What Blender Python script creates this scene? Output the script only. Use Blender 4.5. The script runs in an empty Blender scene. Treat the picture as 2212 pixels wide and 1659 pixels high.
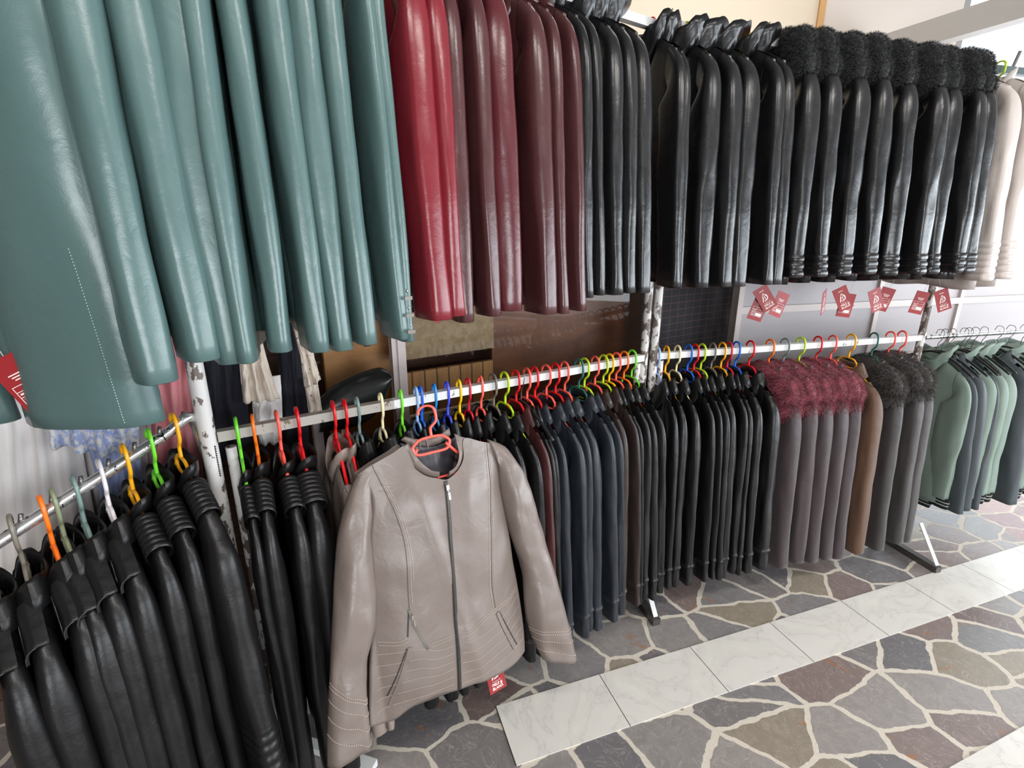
import bpy, bmesh, math, random
from mathutils import Vector, Matrix, noise
R = math.radians
SC = bpy.context.scene
COL = SC.collection
# ------------------------------------------------------------------ camera
PITCH = R(16.66); FPX = 1081.0; CZ = 1.58
cd = bpy.data.cameras.new('camera'); cam = bpy.data.objects.new('camera', cd); COL.objects.link(cam)
cam.location = (0, 0, CZ); cam.rotation_euler = (math.pi/2 - PITCH, 0, 0)
cd.sensor_width = 36.0; cd.lens = 36.0*FPX/2212.0; cd.clip_start = .02
SC.camera = cam
SC.view_settings.view_transform = 'Standard'; SC.view_settings.look = 'None'
SC.view_settings.gamma = 1.0; SC.view_settings.use_curve_mapping = False
CP, SP = math.cos(PITCH), math.sin(PITCH)
def ray(px, py):
    x = (px-1106)/FPX; y = -(py-829.5)/FPX
    return Vector((x, CP + y*SP, -SP + y*CP))
def on_plane(px, py, p, n):                 # where the sight line through a photo point meets a plane of the room
    d = ray(px, py); o = Vector((0, 0, CZ)); p = Vector(p); n = Vector(n)
    return o + d*((p-o).dot(n)/d.dot(n))
def proj_x(p):
    v = Vector(p) - Vector((0, 0, CZ)); return 1106 + FPX*v.x/(v.y*CP - v.z*SP)
def line_t(p0, d, px, lo=-1.2, hi=4):       # distance along a rail at which it crosses a photo column
    for _ in range(50):
        m = (lo+hi)/2
        if proj_x(Vector(p0)+Vector(d)*m) < px: lo = m
        else: hi = m
    return (lo+hi)/2
# ------------------------------------------------------------------ materials
def srgb(r, g, b):
    f = lambda c: ((c/255+.055)/1.055)**2.4 if c > 10 else c/255/12.92
    return (f(r), f(g), f(b), 1)
class NT:
    def __init__(s, name):
        s.m = bpy.data.materials.new(name); s.m.use_nodes = True; s.t = s.m.node_tree; s.n = s.t.nodes
        s.b = s.n['Principled BSDF']
    def add(s, typ, **kw):
        n = s.n.new(typ)
        for k, v in kw.items():
            if k.startswith('i_'):
                n.inputs[k[2:].replace('_', ' ')].default_value = v
            else: setattr(n, k, v)
        return n
    def link(s, a, b): s.t.links.new(a, b)
    def coord(s, kind='Object', scale=None):
        c = s.add('ShaderNodeTexCoord')
        if scale is None: return c.outputs[kind]
        m = s.add('ShaderNodeMapping'); m.inputs['Scale'].default_value = scale
        s.link(c.outputs[kind], m.inputs['Vector']); return m.outputs['Vector']
    def noise(s, vec, scale, detail=3, rough=.5, dist=0):
        n = s.add('ShaderNodeTexNoise'); n.inputs['Scale'].default_value = scale; n.inputs['Detail'].default_value = detail
        n.inputs['Roughness'].default_value = rough; n.inputs['Distortion'].default_value = dist
        s.link(vec, n.inputs['Vector']); return n
    def ramp(s, fac, stops, interp='LINEAR'):
        r = s.add('ShaderNodeValToRGB'); cr = r.color_ramp; cr.interpolation = interp
        while len(cr.elements) < len(stops): cr.elements.new(.5)
        for e, (p, c) in zip(cr.elements, stops): e.position = p; e.color = c if len(c) == 4 else (*c, 1)
        s.link(fac, r.inputs['Fac']); return r.outputs['Color']
    def mix(s, fac, a, b, mode='MIX'):
        m = s.add('ShaderNodeMix', data_type='RGBA', blend_type=mode)
        for sock, v in ((0, fac), (6, a), (7, b)):
            if hasattr(v, 'links') or isinstance(v, bpy.types.NodeSocket): s.link(v, m.inputs[sock])
            else: m.inputs[sock].default_value = v
        return m.outputs[2]
    def bump(s, h, strength, dist, nrm=None):
        b = s.add('ShaderNodeBump'); b.inputs['Strength'].default_value = strength; b.inputs['Distance'].default_value = dist
        s.link(h, b.inputs['Height'])
        if nrm: s.link(nrm, b.inputs['Normal'])
        return b.outputs['Normal']
def leather(name, col, rough=.36, wr=.35, var=.12, spec=.5, sheen=0.0):
    t = NT(name); v = t.coord()
    big = t.noise(v, 5, 3); wrk = t.noise(v, 16, 4, .55, .6); fine = t.noise(v, 420, 2)
    c = Vector(col[:3]); dark = (*(c*(1-var)), 1); lite = (*(c*(1+var)), 1)
    t.link(t.mix(big.outputs['Fac'], dark, lite), t.b.inputs['Base Color'])
    rr = t.add('ShaderNodeMapRange'); rr.inputs['To Min'].default_value = rough-.07; rr.inputs['To Max'].default_value = rough+.1
    t.link(wrk.outputs['Fac'], rr.inputs['Value']); t.link(rr.outputs['Result'], t.b.inputs['Roughness'])
    n1 = t.bump(wrk.outputs['Fac'], wr, .01); t.link(t.bump(fine.outputs['Fac'], .12, .001, n1), t.b.inputs['Normal'])
    t.b.inputs['Specular IOR Level'].default_value = spec
    t.b.inputs['Sheen Weight'].default_value = sheen
    return t.m
def plain(name, col, rough=.5, metal=0, spec=.5, noise_amt=.0, scale=30):
    t = NT(name); t.b.inputs['Base Color'].default_value = col; t.b.inputs['Roughness'].default_value = rough
    t.b.inputs['Metallic'].default_value = metal; t.b.inputs['Specular IOR Level'].default_value = spec
    n = t.noise(t.coord(), scale, 3); c = Vector(col[:3]); k = noise_amt or .04
    t.link(t.mix(n.outputs['Fac'], (*(c*(1-k)), 1), (*(c*(1+k)), 1)), t.b.inputs['Base Color'])
    return t.m
def cloth(name, col, col2=None, rough=.85, spots=0, scale=60, bump=.3):
    t = NT(name); v = t.coord(); n = t.noise(v, 12, 3)
    c = Vector(col[:3]); a = t.mix(n.outputs['Fac'], (*(c*.9), 1), (*(c*1.08), 1))
    if col2:
        if spots:
            vo = t.add('ShaderNodeTexVoronoi'); vo.inputs['Scale'].default_value = scale; t.link(v, vo.inputs['Vector'])
            f = t.ramp(vo.outputs['Distance'], [(0, (1, 1, 1)), (spots, (1, 1, 1)), (spots+.05, (0, 0, 0))])
        else:
            n2 = t.noise(v, scale, 4, .6); f = t.ramp(n2.outputs['Fac'], [(.45, (0, 0, 0)), (.55, (1, 1, 1))])
        a = t.mix(f, a, col2)
    t.link(a, t.b.inputs['Base Color']); t.b.inputs['Roughness'].default_value = rough
    w = t.noise(v, 500, 2); t.link(t.bump(w.outputs['Fac'], bump, .001), t.b.inputs['Normal'])
    t.b.inputs['Specular IOR Level'].default_value = .25
    return t.m
# ------------------------------------------------------------------ meshes
class MB:
    def __init__(s): s.v = []; s.f = []; s.mi = []; s.cur = 0
    def vert(s, p): s.v.append(tuple(p)); return len(s.v)-1
    def face(s, *i): s.f.append(tuple(i)); s.mi.append(s.cur)
    def loft(s, rings, closed=True, cap0=False, cap1=False):
        base = len(s.v); n = len(rings[0])
        for r in rings:
            for p in r: s.v.append(tuple(p))
        for j in range(len(rings)-1):
            for i in range(n if closed else n-1):
                k = (i+1) % n
                s.face(base+j*n+i, base+j*n+k, base+(j+1)*n+k, base+(j+1)*n+i)
        if cap0: s.face(*[base+i for i in range(n)][::-1])
        if cap1: s.face(*[base+(len(rings)-1)*n+i for i in range(n)])
    def box(s, c, h, rot=None):
        c = Vector(c); b = len(s.v); m = rot or Matrix.Identity(3)
        for x in (-1, 1):
            for y in (-1, 1):
                for z in (-1, 1): s.v.append(tuple(c + m @ Vector((x*h[0], y*h[1], z*h[2]))))
        for q in ((0, 1, 3, 2), (4, 6, 7, 5), (0, 4, 5, 1), (2, 3, 7, 6), (0, 2, 6, 4), (1, 5, 7, 3)): s.face(*[b+i for i in q])
    def beam(s, a, b, w, h, up=(0, 0, 1)):     # square bar from a to b
        a, b = Vector(a), Vector(b); d = (b-a).normalized(); u = Vector(up)
        if abs(d.dot(u)) > .95: u = Vector((1, 0, 0))
        x = d.cross(u).normalized(); u = x.cross(d)
        s.box((a+b)/2, (w/2, (b-a).length/2, h/2), Matrix((x, d, u)).transposed())
    def tube(s, pts, r, n=10, cap=True, closed=False):
        pts = [Vector(p) for p in pts]; m = len(pts); rr = r if isinstance(r, (list, tuple)) else [r]*m
        rings = []; ref = None
        for i, p in enumerate(pts):
            if closed: t = pts[(i+1) % m]-pts[i-1]
            else: t = pts[min(i+1, m-1)]-pts[max(i-1, 0)]
            t.normalize()
            if ref is None:
                ref = t.orthogonal().normalized()
            ref = (ref - t*ref.dot(t)).normalized(); o = t.cross(ref)
            rings.append([p + (ref*math.cos(a)+o*math.sin(a))*rr[i] for a in [2*math.pi*k/n for k in range(n)]])
        if closed: rings.append(rings[0])
        s.loft(rings, True, cap and not closed, cap and not closed)
    def mesh(s, name, mats, smooth=True, weld=False, angle=None):
        me = bpy.data.meshes.new(name); me.from_pydata(s.v, [], s.f)
        for m in (mats if isinstance(mats, (list, tuple)) else [mats]): me.materials.append(m)
        if any(s.mi): me.polygons.foreach_set('material_index', s.mi)
        if weld:
            b = bmesh.new(); b.from_mesh(me); bmesh.ops.remove_doubles(b, verts=b.verts, dist=1e-5)
            bmesh.ops.recalc_face_normals(b, faces=b.faces); b.to_mesh(me); b.free()
        if smooth: me.polygons.foreach_set('use_smooth', [True]*len(me.polygons))
        if angle is not None and smooth: me.set_sharp_from_angle(angle=R(angle))
        me.update(); return me
def smooth_path(pts, n=6, closed=False):
    pts = [Vector(p) for p in pts]; m = len(pts); out = []
    for i in range(m if closed else m-1):
        p0 = pts[(i-1) % m] if closed or i else pts[0]; p1 = pts[i]; p2 = pts[(i+1) % m]
        p3 = pts[(i+2) % m] if closed or i+2 < m else pts[-1]
        for k in range(n):
            t = k/n; out.append(.5*((2*p1)+(p2-p0)*t+(2*p0-5*p1+4*p2-p3)*t*t+(3*p1-p0-3*p2+p3)*t**3))
    if not closed: out.append(pts[-1])
    return out
def put(name, me, parent=None, loc=None, rot=None):
    o = bpy.data.objects.new(name, me); COL.objects.link(o)
    if parent: o.parent = parent
    if loc is not None: o.location = loc
    if rot is not None: o.rotation_euler = rot
    return o
def thing(name, label, cat, loc=(0, 0, 0), rot=(0, 0, 0), group=None):
    o = bpy.data.objects.new(name, None); o.empty_display_size = .05; COL.objects.link(o)
    o.location = loc; o.rotation_euler = rot; o['label'] = label; o['category'] = cat
    if group: o['group'] = group
    return o
def tag(o, label, cat, group=None, kind=None):
    o['label'] = label; o['category'] = cat
    if group: o['group'] = group
    if kind: o['kind'] = kind
    return o
def struct(name, me, label=None):
    o = put(name, me); o['kind'] = 'structure'
    if label: o['label'] = label
    return o
ORD = 'zeroth first second third fourth fifth sixth seventh eighth ninth tenth eleventh twelfth thirteenth fourteenth fifteenth'.split()
# ------------------------------------------------------------------ racks: posts and directions
P1 = Vector((-.746, 1.139, 0)); P2 = Vector((.555, 1.99, 0)); P3 = Vector((2.0, 2.39, 0))
D1 = (P2-P1).normalized(); D2 = (P3-P2).normalized(); D3 = Vector((.970, .243, 0)).normalized()
OUT = lambda d: Vector((d.y, -d.x, 0))
N1, N2, N3 = OUT(D1), OUT(D2), OUT(D3)
ZL, ZU, ZA = 1.102, 2.245, 1.172
AD = Vector((-.66, -.70, -.43)).normalized(); AH = Vector((-.66, -.70, 0)).normalized(); AN = Vector((.73, -.68, 0)).normalized()
# ------------------------------------------------------------------ room
def quad(name, pts, m, thick=None, **k):
    b = MB()
    if thick is None: b.face(*[b.vert(p) for p in pts])
    else:
        n = (Vector(pts[1])-Vector(pts[0])).cross(Vector(pts[2])-Vector(pts[0])).normalized()*thick
        b.loft([[Vector(p) for p in pts], [Vector(p)+n for p in pts]], True, True, True)
    return struct(name, b.mesh(name, m, False))
def boxed(name, lo, hi, m):
    b = MB(); b.box([(a+c)/2 for a, c in zip(lo, hi)], [(c-a)/2 for a, c in zip(lo, hi)]); return struct(name, b.mesh(name, m, False))
def floor_mat():
    t = NT('crazy_paving'); v = t.coord()
    wob = t.noise(v, 3.2, 2); wob2 = t.noise(v, 22, 3)
    def off(src, k):
        a = t.add('ShaderNodeVectorMath', operation='SUBTRACT'); t.link(src, a.inputs[0]); a.inputs[1].default_value = (.5, .5, .5)
        s = t.add('ShaderNodeVectorMath', operation='SCALE'); s.inputs['Scale'].default_value = k; t.link(a.outputs[0], s.inputs[0]); return s.outputs[0]
    a1 = t.add('ShaderNodeVectorMath'); t.link(v, a1.inputs[0]); t.link(off(wob.outputs['Color'], .09), a1.inputs[1])
    a2 = t.add('ShaderNodeVectorMath'); t.link(a1.outputs[0], a2.inputs[0]); t.link(off(wob2.outputs['Color'], .022), a2.inputs[1])
    mp = t.add('ShaderNodeMapping'); mp.inputs['Scale'].default_value = (4.3, 5.9, 1); mp.inputs['Rotation'].default_value = (0, 0, R(-28)); t.link(a2.outputs[0], mp.inputs['Vector'])
    def vor(feature):
        n = t.add('ShaderNodeTexVoronoi', feature=feature, voronoi_dimensions='2D'); n.inputs['Scale'].default_value = 1; n.inputs['Randomness'].default_value = 1
        t.link(mp.outputs['Vector'], n.inputs['Vector']); return n
    ve, vc = vor('DISTANCE_TO_EDGE'), vor('F1')
    sep = t.add('ShaderNodeSeparateColor'); t.link(vc.outputs['Color'], sep.inputs['Color'])
    pal = t.ramp(sep.outputs['Red'], [(0, srgb(134, 130, 130)), (.16, srgb(146, 140, 137)), (.3, srgb(134, 117, 112)), (.44, srgb(116, 112, 114)), (.56, srgb(154, 146, 142)), (.68, srgb(120, 102, 98)), (.8, srgb(150, 138, 122)), (.9, srgb(128, 122, 121))], 'CONSTANT')
    redd = t.ramp(sep.outputs['Red'], [(0, srgb(150, 112, 108)), (.4, srgb(165, 128, 122)), (.7, srgb(140, 104, 104))], 'CONSTANT')
    sx = t.add('ShaderNodeSeparateXYZ'); t.link(v, sx.inputs[0])
    far = t.add('ShaderNodeMath', operation='GREATER_THAN'); far.inputs[1].default_value = 2.75; t.link(sx.outputs['X'], far.inputs[0])
    pal = t.mix(far.outputs[0], pal, redd)
    mott = t.noise(v, 24, 6, .65, .8)
    pal = t.mix(t.ramp(mott.outputs['Fac'], [(.35, (.0, .0, .0)), (.75, (.32, .32, .32))]), pal, srgb(88, 82, 82))
    blot = t.noise(v, 9, 4, .6, 1.2); st = t.ramp(blot.outputs['Fac'], [(.62, (0, 0, 0)), (.68, (.75, .75, .75))])
    gate = t.add('ShaderNodeMath', operation='GREATER_THAN'); gate.inputs[1].default_value = .55; t.link(sep.outputs['Green'], gate.inputs[0])
    gm = t.add('ShaderNodeMath', operation='MULTIPLY'); t.link(st, gm.inputs[0]); t.link(gate.outputs[0], gm.inputs[1])
    pal = t.mix(gm.outputs[0], pal, srgb(160, 105, 62))
    vein = t.noise(v, 7, 5, .6, 3); vr = t.ramp(vein.outputs['Fac'], [(.488, (0, 0, 0)), (.5, (.5, .5, .5)), (.512, (0, 0, 0))])
    pal = t.mix(vr, pal, srgb(190, 180, 172))
    grit = t.noise(v, 130, 3); mort = t.mix(grit.outputs['Fac'], srgb(192, 181, 166), srgb(222, 213, 200))
    wid = t.noise(v, 6, 2); wr = t.add('ShaderNodeMapRange'); wr.inputs['To Min'].default_value = .012; wr.inputs['To Max'].default_value = .062; t.link(wid.outputs['Fac'], wr.inputs['Value'])
    sub = t.add('ShaderNodeMath', operation='SUBTRACT'); t.link(ve.outputs['Distance'], sub.inputs[0]); t.link(wr.outputs['Result'], sub.inputs[1])
    edge = t.ramp(sub.outputs[0], [(0, (0, 0, 0)), (.012, (1, 1, 1))])
    t.link(t.mix(edge, mort, pal), t.b.inputs['Base Color'])
    rg = t.mix(edge, (.75, .75, .75, 1), (.36, .36, .36, 1)); t.link(rg, t.b.inputs['Roughness'])
    t.link(t.bump(edge, .25, .004), t.b.inputs['Normal'])
    t.b.inputs['Specular IOR Level'].default_value = .4
    return t.m
def marble_mat(phase):
    t = NT('white_marble_tiles'); v = t.coord(); n = t.noise(v, 3, 5, .6, 2.2)
    c = t.ramp(n.outputs['Fac'], [(.40, srgb(222, 217, 210)), (.485, srgb(219, 214, 208)), (.5, srgb(205, 198, 194)), (.512, srgb(216, 211, 204)), (.7, srgb(226, 222, 214))])
    s = t.add('ShaderNodeSeparateXYZ'); t.link(v, s.inputs[0])
    a = t.add('ShaderNodeMath', operation='ADD'); a.inputs[1].default_value = 20*.405 - phase; t.link(s.outputs['X'], a.inputs[0])
    md = t.add('ShaderNodeMath', operation='MODULO'); md.inputs[1].default_value = .405; t.link(a.outputs[0], md.inputs[0])
    j = t.add('ShaderNodeMath', operation='LESS_THAN'); j.inputs[1].default_value = .0028; t.link(md.outputs[0], j.inputs[0])
    t.link(t.mix(j.outputs[0], c, srgb(70, 66, 62)), t.b.inputs['Base Color']); t.b.inputs['Roughness'].default_value = .3
    return t.m
fl = MB(); fl.face(*[fl.vert(p) for p in ((-4, -4, 0), (7, -4, 0), (7, 4.3, 0), (-4, 4.3, 0))])
floor = struct('floor', fl.mesh('floor', floor_mat(), False))
def strip(name, corner, ang, length, width, phase):
    b = MB(); b.box((length/2, -width/2, .0015), (length/2, width/2, .0015)); o = struct(name, b.mesh(name, marble_mat(phase), False))
    o.location = corner; o.rotation_euler = (0, 0, ang)
strip('trim_1', (-.058, 1.350, 0), math.atan2(.527, 1.541), 5.2, .216, 0)
strip('trim_2', (1.315-.9*.931, 1.141-.9*.365, 0), math.atan2(.527, 1.541)+.03, 5.0, .216, .12)
M_wall = plain('cream_plaster', srgb(226, 210, 188), .8, noise_amt=.02, scale=3)
M_wall2 = plain('grey_beige_plaster', srgb(212, 200, 190), .8, noise_amt=.02, scale=3)
M_inner = plain('shop_wall_paint', srgb(140, 134, 128), .8)
M_ceil = plain('ceiling_paint', srgb(150, 148, 144), .85)
YB = 4.2
xc = 2.19; xw = 3.23
boxed('wall_back', (-4, YB, 0), (xc, YB+.12, 3.9), M_wall)
boxed('trim_3', (xc, YB-.02, 0), (xc+.045, YB+.12, 3.9), plain('ochre_corner_trim', srgb(205, 160, 104), .6))
boxed('wall_back.001', (xc+.045, YB, 0), (xw, YB+.12, 3.9), M_wall2)
boxed('wall_left', (-4.12, -4, 0), (-4, YB, 3.9), M_inner)
boxed('wall_front', (-4, -4.12, 0), (.8, -4, 3.9), M_inner); boxed('wall_front.001', (3.4, -4.12, 0), (7, -4, 3.9), M_inner); boxed('wall_front.002', (.8, -4.12, 0), (3.4, -4, .6), M_inner); boxed('wall_front.003', (.8, -4.12, 2.7), (3.4, -4, 3.9), M_inner)
boxed('ceiling', (-4, -4, 3.9), (7, YB+.12, 4.0), M_ceil)
# big shop windows at the far end: frames, panes
M_alu = plain('grey_window_frame', srgb(150, 148, 146), .45)
def glass_mat():
    t = NT('window_glass'); n = t.n; o = n['Material Output']
    tr = t.add('ShaderNodeBsdfTransparent'); gl = t.add('ShaderNodeBsdfGlossy'); gl.inputs['Roughness'].default_value = .02
    fr = t.add('ShaderNodeFresnel'); fr.inputs['IOR'].default_value = 1.45; mx = t.add('ShaderNodeMixShader')
    m2 = t.add('ShaderNodeMath', operation='MULTIPLY'); m2.inputs[1].default_value = .6; t.link(fr.outputs[0], m2.inputs[0])
    t.link(m2.outputs[0], mx.inputs[0]); t.link(tr.outputs[0], mx.inputs[1]); t.link(gl.outputs[0], mx.inputs[2]); t.link(mx.outputs[0], o.inputs['Surface'])
    return t.m
M_glass = glass_mat()
def window(name, a, b, z0, z1, nm, fw=.06):
    a, b = Vector(a), Vector(b); d = (b-a); L = d.length; d.normalize(); f = MB(); up = Vector((0, 0, 1))
    f.beam(a+up*(z0+fw/2), b+up*(z0+fw/2), fw, fw); f.beam(a+up*(z1-fw/2), b+up*(z1-fw/2), fw, fw)
    for k in range(nm+1): p = a+d*(fw/2+(L-fw)*k/nm); f.beam(p+up*(z0+fw), p+up*(z1-fw), fw, fw)
    w = struct(name, f.mesh(name, M_alu, False))
    for k in range(nm):
        g = MB(); p, q = a+d*(L*k/nm+.03), a+d*(L*(k+1)/nm-.03)
        g.face(*[g.vert(x) for x in (p+up*(z0+.03), q+up*(z0+.03), q+up*(z1-.03), p+up*(z1-.03))])
        put('window_pane', g.mesh('window_pane', M_glass, False), w)
window('window_1', (xw, YB+.05, 0), (6.95, YB+.05, 0), .05, 3.85, 1)
window('window_2', (7.0, -4, 0), (7.0, YB, 0), .05, 2.8, 3); boxed('wall_right', (7, -4, 2.8), (7.12, YB, 3.9), M_inner)
window('window_5', (.8, -4.05, 0), (3.4, -4.05, 0), .6, 2.7, 2)
# grey lintel beam crossing in front of the far window
bm = MB(); A = Vector((2.60, 4.18, 2.845)); Bd = Vector((.419, -.907, 0))
bm.beam(A, A+Bd*4.5, .10, .15)
struct('beam', bm.mesh('beam', plain('grey_beam_paint', srgb(196, 192, 188), .6), False))
# ------------------------------------------------------------------ shop partition behind the racks, seen between the hems and the lower rails
BK = -N1
def wp(t, off, z): return P1 + D1*t + BK*off + Vector((0, 0, z))
def wood(name, c1, c2, scale=(2, 2, 30), planks=None, axis='X'):
    t = NT(name); v = t.coord('Object', scale); n = t.noise(v, 3, 6, .6, 1.4)
    col = t.ramp(n.outputs['Fac'], [(.3, c1), (.7, c2)])
    if planks:
        s = t.add('ShaderNodeSeparateXYZ'); t.link(t.coord(), s.inputs[0])
        md = t.add('ShaderNodeMath', operation='PINGPONG'); md.inputs[1].default_value = planks/2; t.link(s.outputs[axis], md.inputs[0])
        j = t.add('ShaderNodeMath', operation='LESS_THAN'); j.inputs[1].default_value = .0035; t.link(md.outputs[0], j.inputs[0])
        col = t.mix(j.outputs[0], col, (*(Vector(c1[:3])*.35), 1))
    t.link(col, t.b.inputs['Base Color']); t.b.inputs['Roughness'].default_value = .5
    return t.m
def board(name, t0, t1, z0, z1, off, th, m, parent=None):       # upright board whose origin stands on the partition line
    b = MB(); b.box(((t1-t0)/2, 0, (z1-z0)/2), ((t1-t0)/2, th/2, (z1-z0)/2))
    return put(name, b.mesh(name, m, False), parent, wp(t0, off, z0), (0, 0, math.atan2(D1.y, D1.x)))
def tz(px, py, off):                                            # photo point -> place on the partition plane
    w = on_plane(px, py, P1+BK*off, N1) - P1; return w.dot(D1), w.z
OFFW, OFFB = .36, .47
o = board('wall_partition', -1.9, 1.72, 0, 2.02, .80, .05, wood('dark_plank_wall', srgb(58, 34, 20), srgb(92, 56, 32), (1, 1, 14), .14, 'Z')); o['kind'] = 'structure'
def seen(name, x0, x1, y0, y1, off, th, m, label, cat, z0=None, z1=None):
    ta, za = tz(x0, y1, off); tb, zb = tz(x1, y0, off)
    return tag(board(name, ta, tb, za if z0 is None else z0, zb if z1 is None else z1, off, th, m), label, cat)
bw = seen('wood_panel', 1062, 1392, 620, 905, OFFB+.05, .02, wood('dark_brown_veneer', srgb(78, 42, 20), srgb(116, 68, 32), (1, 1, 3)), 'large dark brown wooden panel leaning behind the shop window', 'panel', 0)
seen('cardboard_sheet', 862, 1063, 560, 779, OFFB, .012, cloth('grey_brown_cardboard', srgb(150, 130, 102), srgb(136, 116, 88), scale=25), 'grey brown cardboard sheet standing beside the dark wooden panel', 'cardboard')
seen('slatted_panel', 866, 1063, 777, 905, OFFB+.03, .02, wood('light_slat_wood', srgb(150, 104, 58), srgb(186, 138, 84), (14, 1, 1), .055, 'X'), 'light wooden slatted panel below the cardboard sheet', 'panel', 0)
seen('cream_board', 868, 1066, 862, 980, OFFW+.05, .02, plain('cream_board_paint', srgb(206, 192, 170), .6), 'plain cream board low behind the hangers under the slatted panel', 'board', 0)
dr = seen('door_leaf', 712, 832, 600, 905, OFFB+.1, .03, wood('honey_wood_door', srgb(150, 102, 52), srgb(176, 124, 68), (1, 1, 6)), 'honey coloured wooden door leaf with dark keyhole plate', 'door', 0)
tk, zk = tz(790, 740, OFFB+.1); b = MB(); b.box((0, -.018, 0), (.012, .003, .012)); kp = put('keyhole_plate', b.mesh('keyhole_plate', plain('black_plate', srgb(40, 30, 24), .4), False), dr); kp.location = (tk-tz(712, 905, OFFB+.1)[0], 0, zk)
M_frame = plain('pinkish_white_frame', srgb(196, 182, 178), .45)
def frame_window(name, t0, t1, z0, z1, off, w=.035):
    b = MB()
    for t in (t0, t1):
        for k, ww in ((0, w), (.012, w*.35)): b.beam(wp(t, off-k, z0), wp(t, off-k, z1), ww, .03, D1)
    b.beam(wp(t0, off, z1), wp(t1, off, z1), .04, .04); b.beam(wp(t0, off, z0+.02), wp(t1, off, z0+.02), .04, .04)
    f = struct(name, b.mesh(name, M_frame, False)); g = MB(); g.face(*[g.vert(p) for p in (wp(t0, off, z0), wp(t1, off, z0), wp(t1, off, z1), wp(t0, off, z1))])
    put('window_pane', g.mesh('window_pane', M_glass, False), f)
tA = tz(658, 700, OFFW)[0]; tB = tz(852, 760, OFFW)[0]; tC = tz(1585, 690, OFFW)[0]
frame_window('window_3', tA, tB, 0, 2.0, OFFW, .03); frame_window('window_4', tB+.02, tC, 0, 2.0, OFFW, .045)
# white panelled partition behind the middle and far racks
BK2 = -N2
def wp2(t, off, z): return P2 + D2*t + BK2*off + Vector((0, 0, z))
def tz2(px, py, off): w = on_plane(px, py, P2+BK2*off, N2)-P2; return w.dot(D2), w.z
t0 = tz2(1594, 690, .40)[0]
M_pan = plain('white_panel_paint', srgb(166, 158, 160), .5, noise_amt=.02, scale=4)
tm = tz2(1882, 700, .40)[0]; te = 3.3
for k, (a, c) in enumerate(((t0, tm), (tm+.012, tm+.012+.62), (tm+.644, te))):
    b = MB(); b.loft([[wp2(a, .40, .9), wp2(c, .40, .9), wp2(c, .40, 1.95), wp2(a, .40, 1.95)], [wp2(a, .44, .9), wp2(c, .44, .9), wp2(c, .44, 1.95), wp2(a, .44, 1.95)]], True, True, True)
    q = struct('wall_panel' + ('.%03d' % k if k else ''), b.mesh('wall_panel', M_pan, False))
b = MB()
for t, w in ((t0-.02, .05), (tm+.006, .016), (tm+.638, .016)): b.beam(wp2(t, .395, 0), wp2(t, .395, 1.95), w, .03, D2)
for k in (0, .017): b.beam(wp2(t0-.03+k, .375, 0), wp2(t0-.03+k, .375, 1.95), .008, .012, D2)
b.beam(wp2(t0, .395, .9), wp2(te, .395, .9), .04, .03); b.beam(wp2(t0, .392, 1.205), wp2(te, .392, 1.205), .012, .035)
struct('trim_4', b.mesh('trim_4', M_frame, False))
# ------------------------------------------------------------------ racks
def chipped(name, paint, under, amt, scale=38, rough=.35, metal=0.0):
    t = NT(name); v = t.coord('Object', (1, 1, .55)); n = t.noise(v, scale, 5, .62); n2 = t.noise(v, 6, 2)
    a = t.add('ShaderNodeMath', operation='MULTIPLY_ADD'); a.inputs[1].default_value = .5; t.link(n2.outputs['Fac'], a.inputs[0]); t.link(n.outputs['Fac'], a.inputs[2])
    f = t.ramp(a.outputs[0], [(amt, (0, 0, 0)), (amt+.02, (1, 1, 1))])
    t.link(t.mix(f, paint, under), t.b.inputs['Base Color']); t.b.inputs['Roughness'].default_value = rough; t.b.inputs['Metallic'].default_value = metal
    t.link(t.bump(f, .25, .002), t.b.inputs['Normal'])
    return t.m
M_post = chipped('chipped_white_paint', srgb(212, 208, 206), srgb(104, 92, 84), .765)
M_rail = chipped('rail_white_paint', srgb(214, 214, 214), srgb(120, 110, 102), .92, 60)
M_rail0 = chipped('rail_grey_paint', srgb(168, 162, 154), srgb(116, 98, 84), .84, 45)
M_chrome = chipped('worn_chrome', srgb(225, 225, 226), srgb(70, 66, 62), .86, 70, .18, .85)
M_steel = plain('bare_steel', srgb(120, 118, 116), .35, .8)
M_dark = plain('dark_steel_foot', srgb(92, 88, 86), .4, .5)
UP = Vector((0, 0, 1))
def part(name, b, m, parent, smooth=True, angle=40): return put(name, b.mesh(name, m, smooth, angle=angle), parent)
def post_part(root, p, r=.0165, top=ZU+.03):
    b = MB(); b.tube([p, p+UP*.6, p+UP*(ZL-.2), p+UP*(ZL+.1), p+UP*1.6, p+UP*(top-.005), p+UP*top], [r]*6+[r*.8], 14); part('post', b, M_post, root)
def foot_part(root, p, d, L, Lb):
    f = MB(); f.beam(p-d*.12+UP*.018, p+d*L+UP*.018, .034, .03); o = part('foot', f, M_dark, root, False)
    f = MB(); f.beam(p+d*(L-.012)+UP*.036, p+d*(L-Lb)+UP*.2, .02, .006); put('brace', f.mesh('brace', M_rail, False), o)
def rail_part(root, a, b, m, sq=.026, round_=False):
    f = MB()
    if round_: f.tube([a, a.lerp(b, .25), a.lerp(b, .5), a.lerp(b, .75), b], .0125, 14)
    else: f.beam(a, b, sq, sq)
    return part('rail', f, m, root, round_)
def socket(root, p, d, z):
    f = MB(); f.tube([p+d*.034+UP*(z-.02), p+d*.034+UP*(z-.16)], .0125, 12); part('rail_bracket', f, M_post, root)
rk = thing('garment_rack', 'first white chipped garment rack with slanted bracket arm by the cloth garments', 'clothes rack')
post_part(rk, P1, .019, ZU+.16); post_part(rk, P2-D1*.024)
a0, a1 = P1+D1*.02, P2-D1*.03
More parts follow.
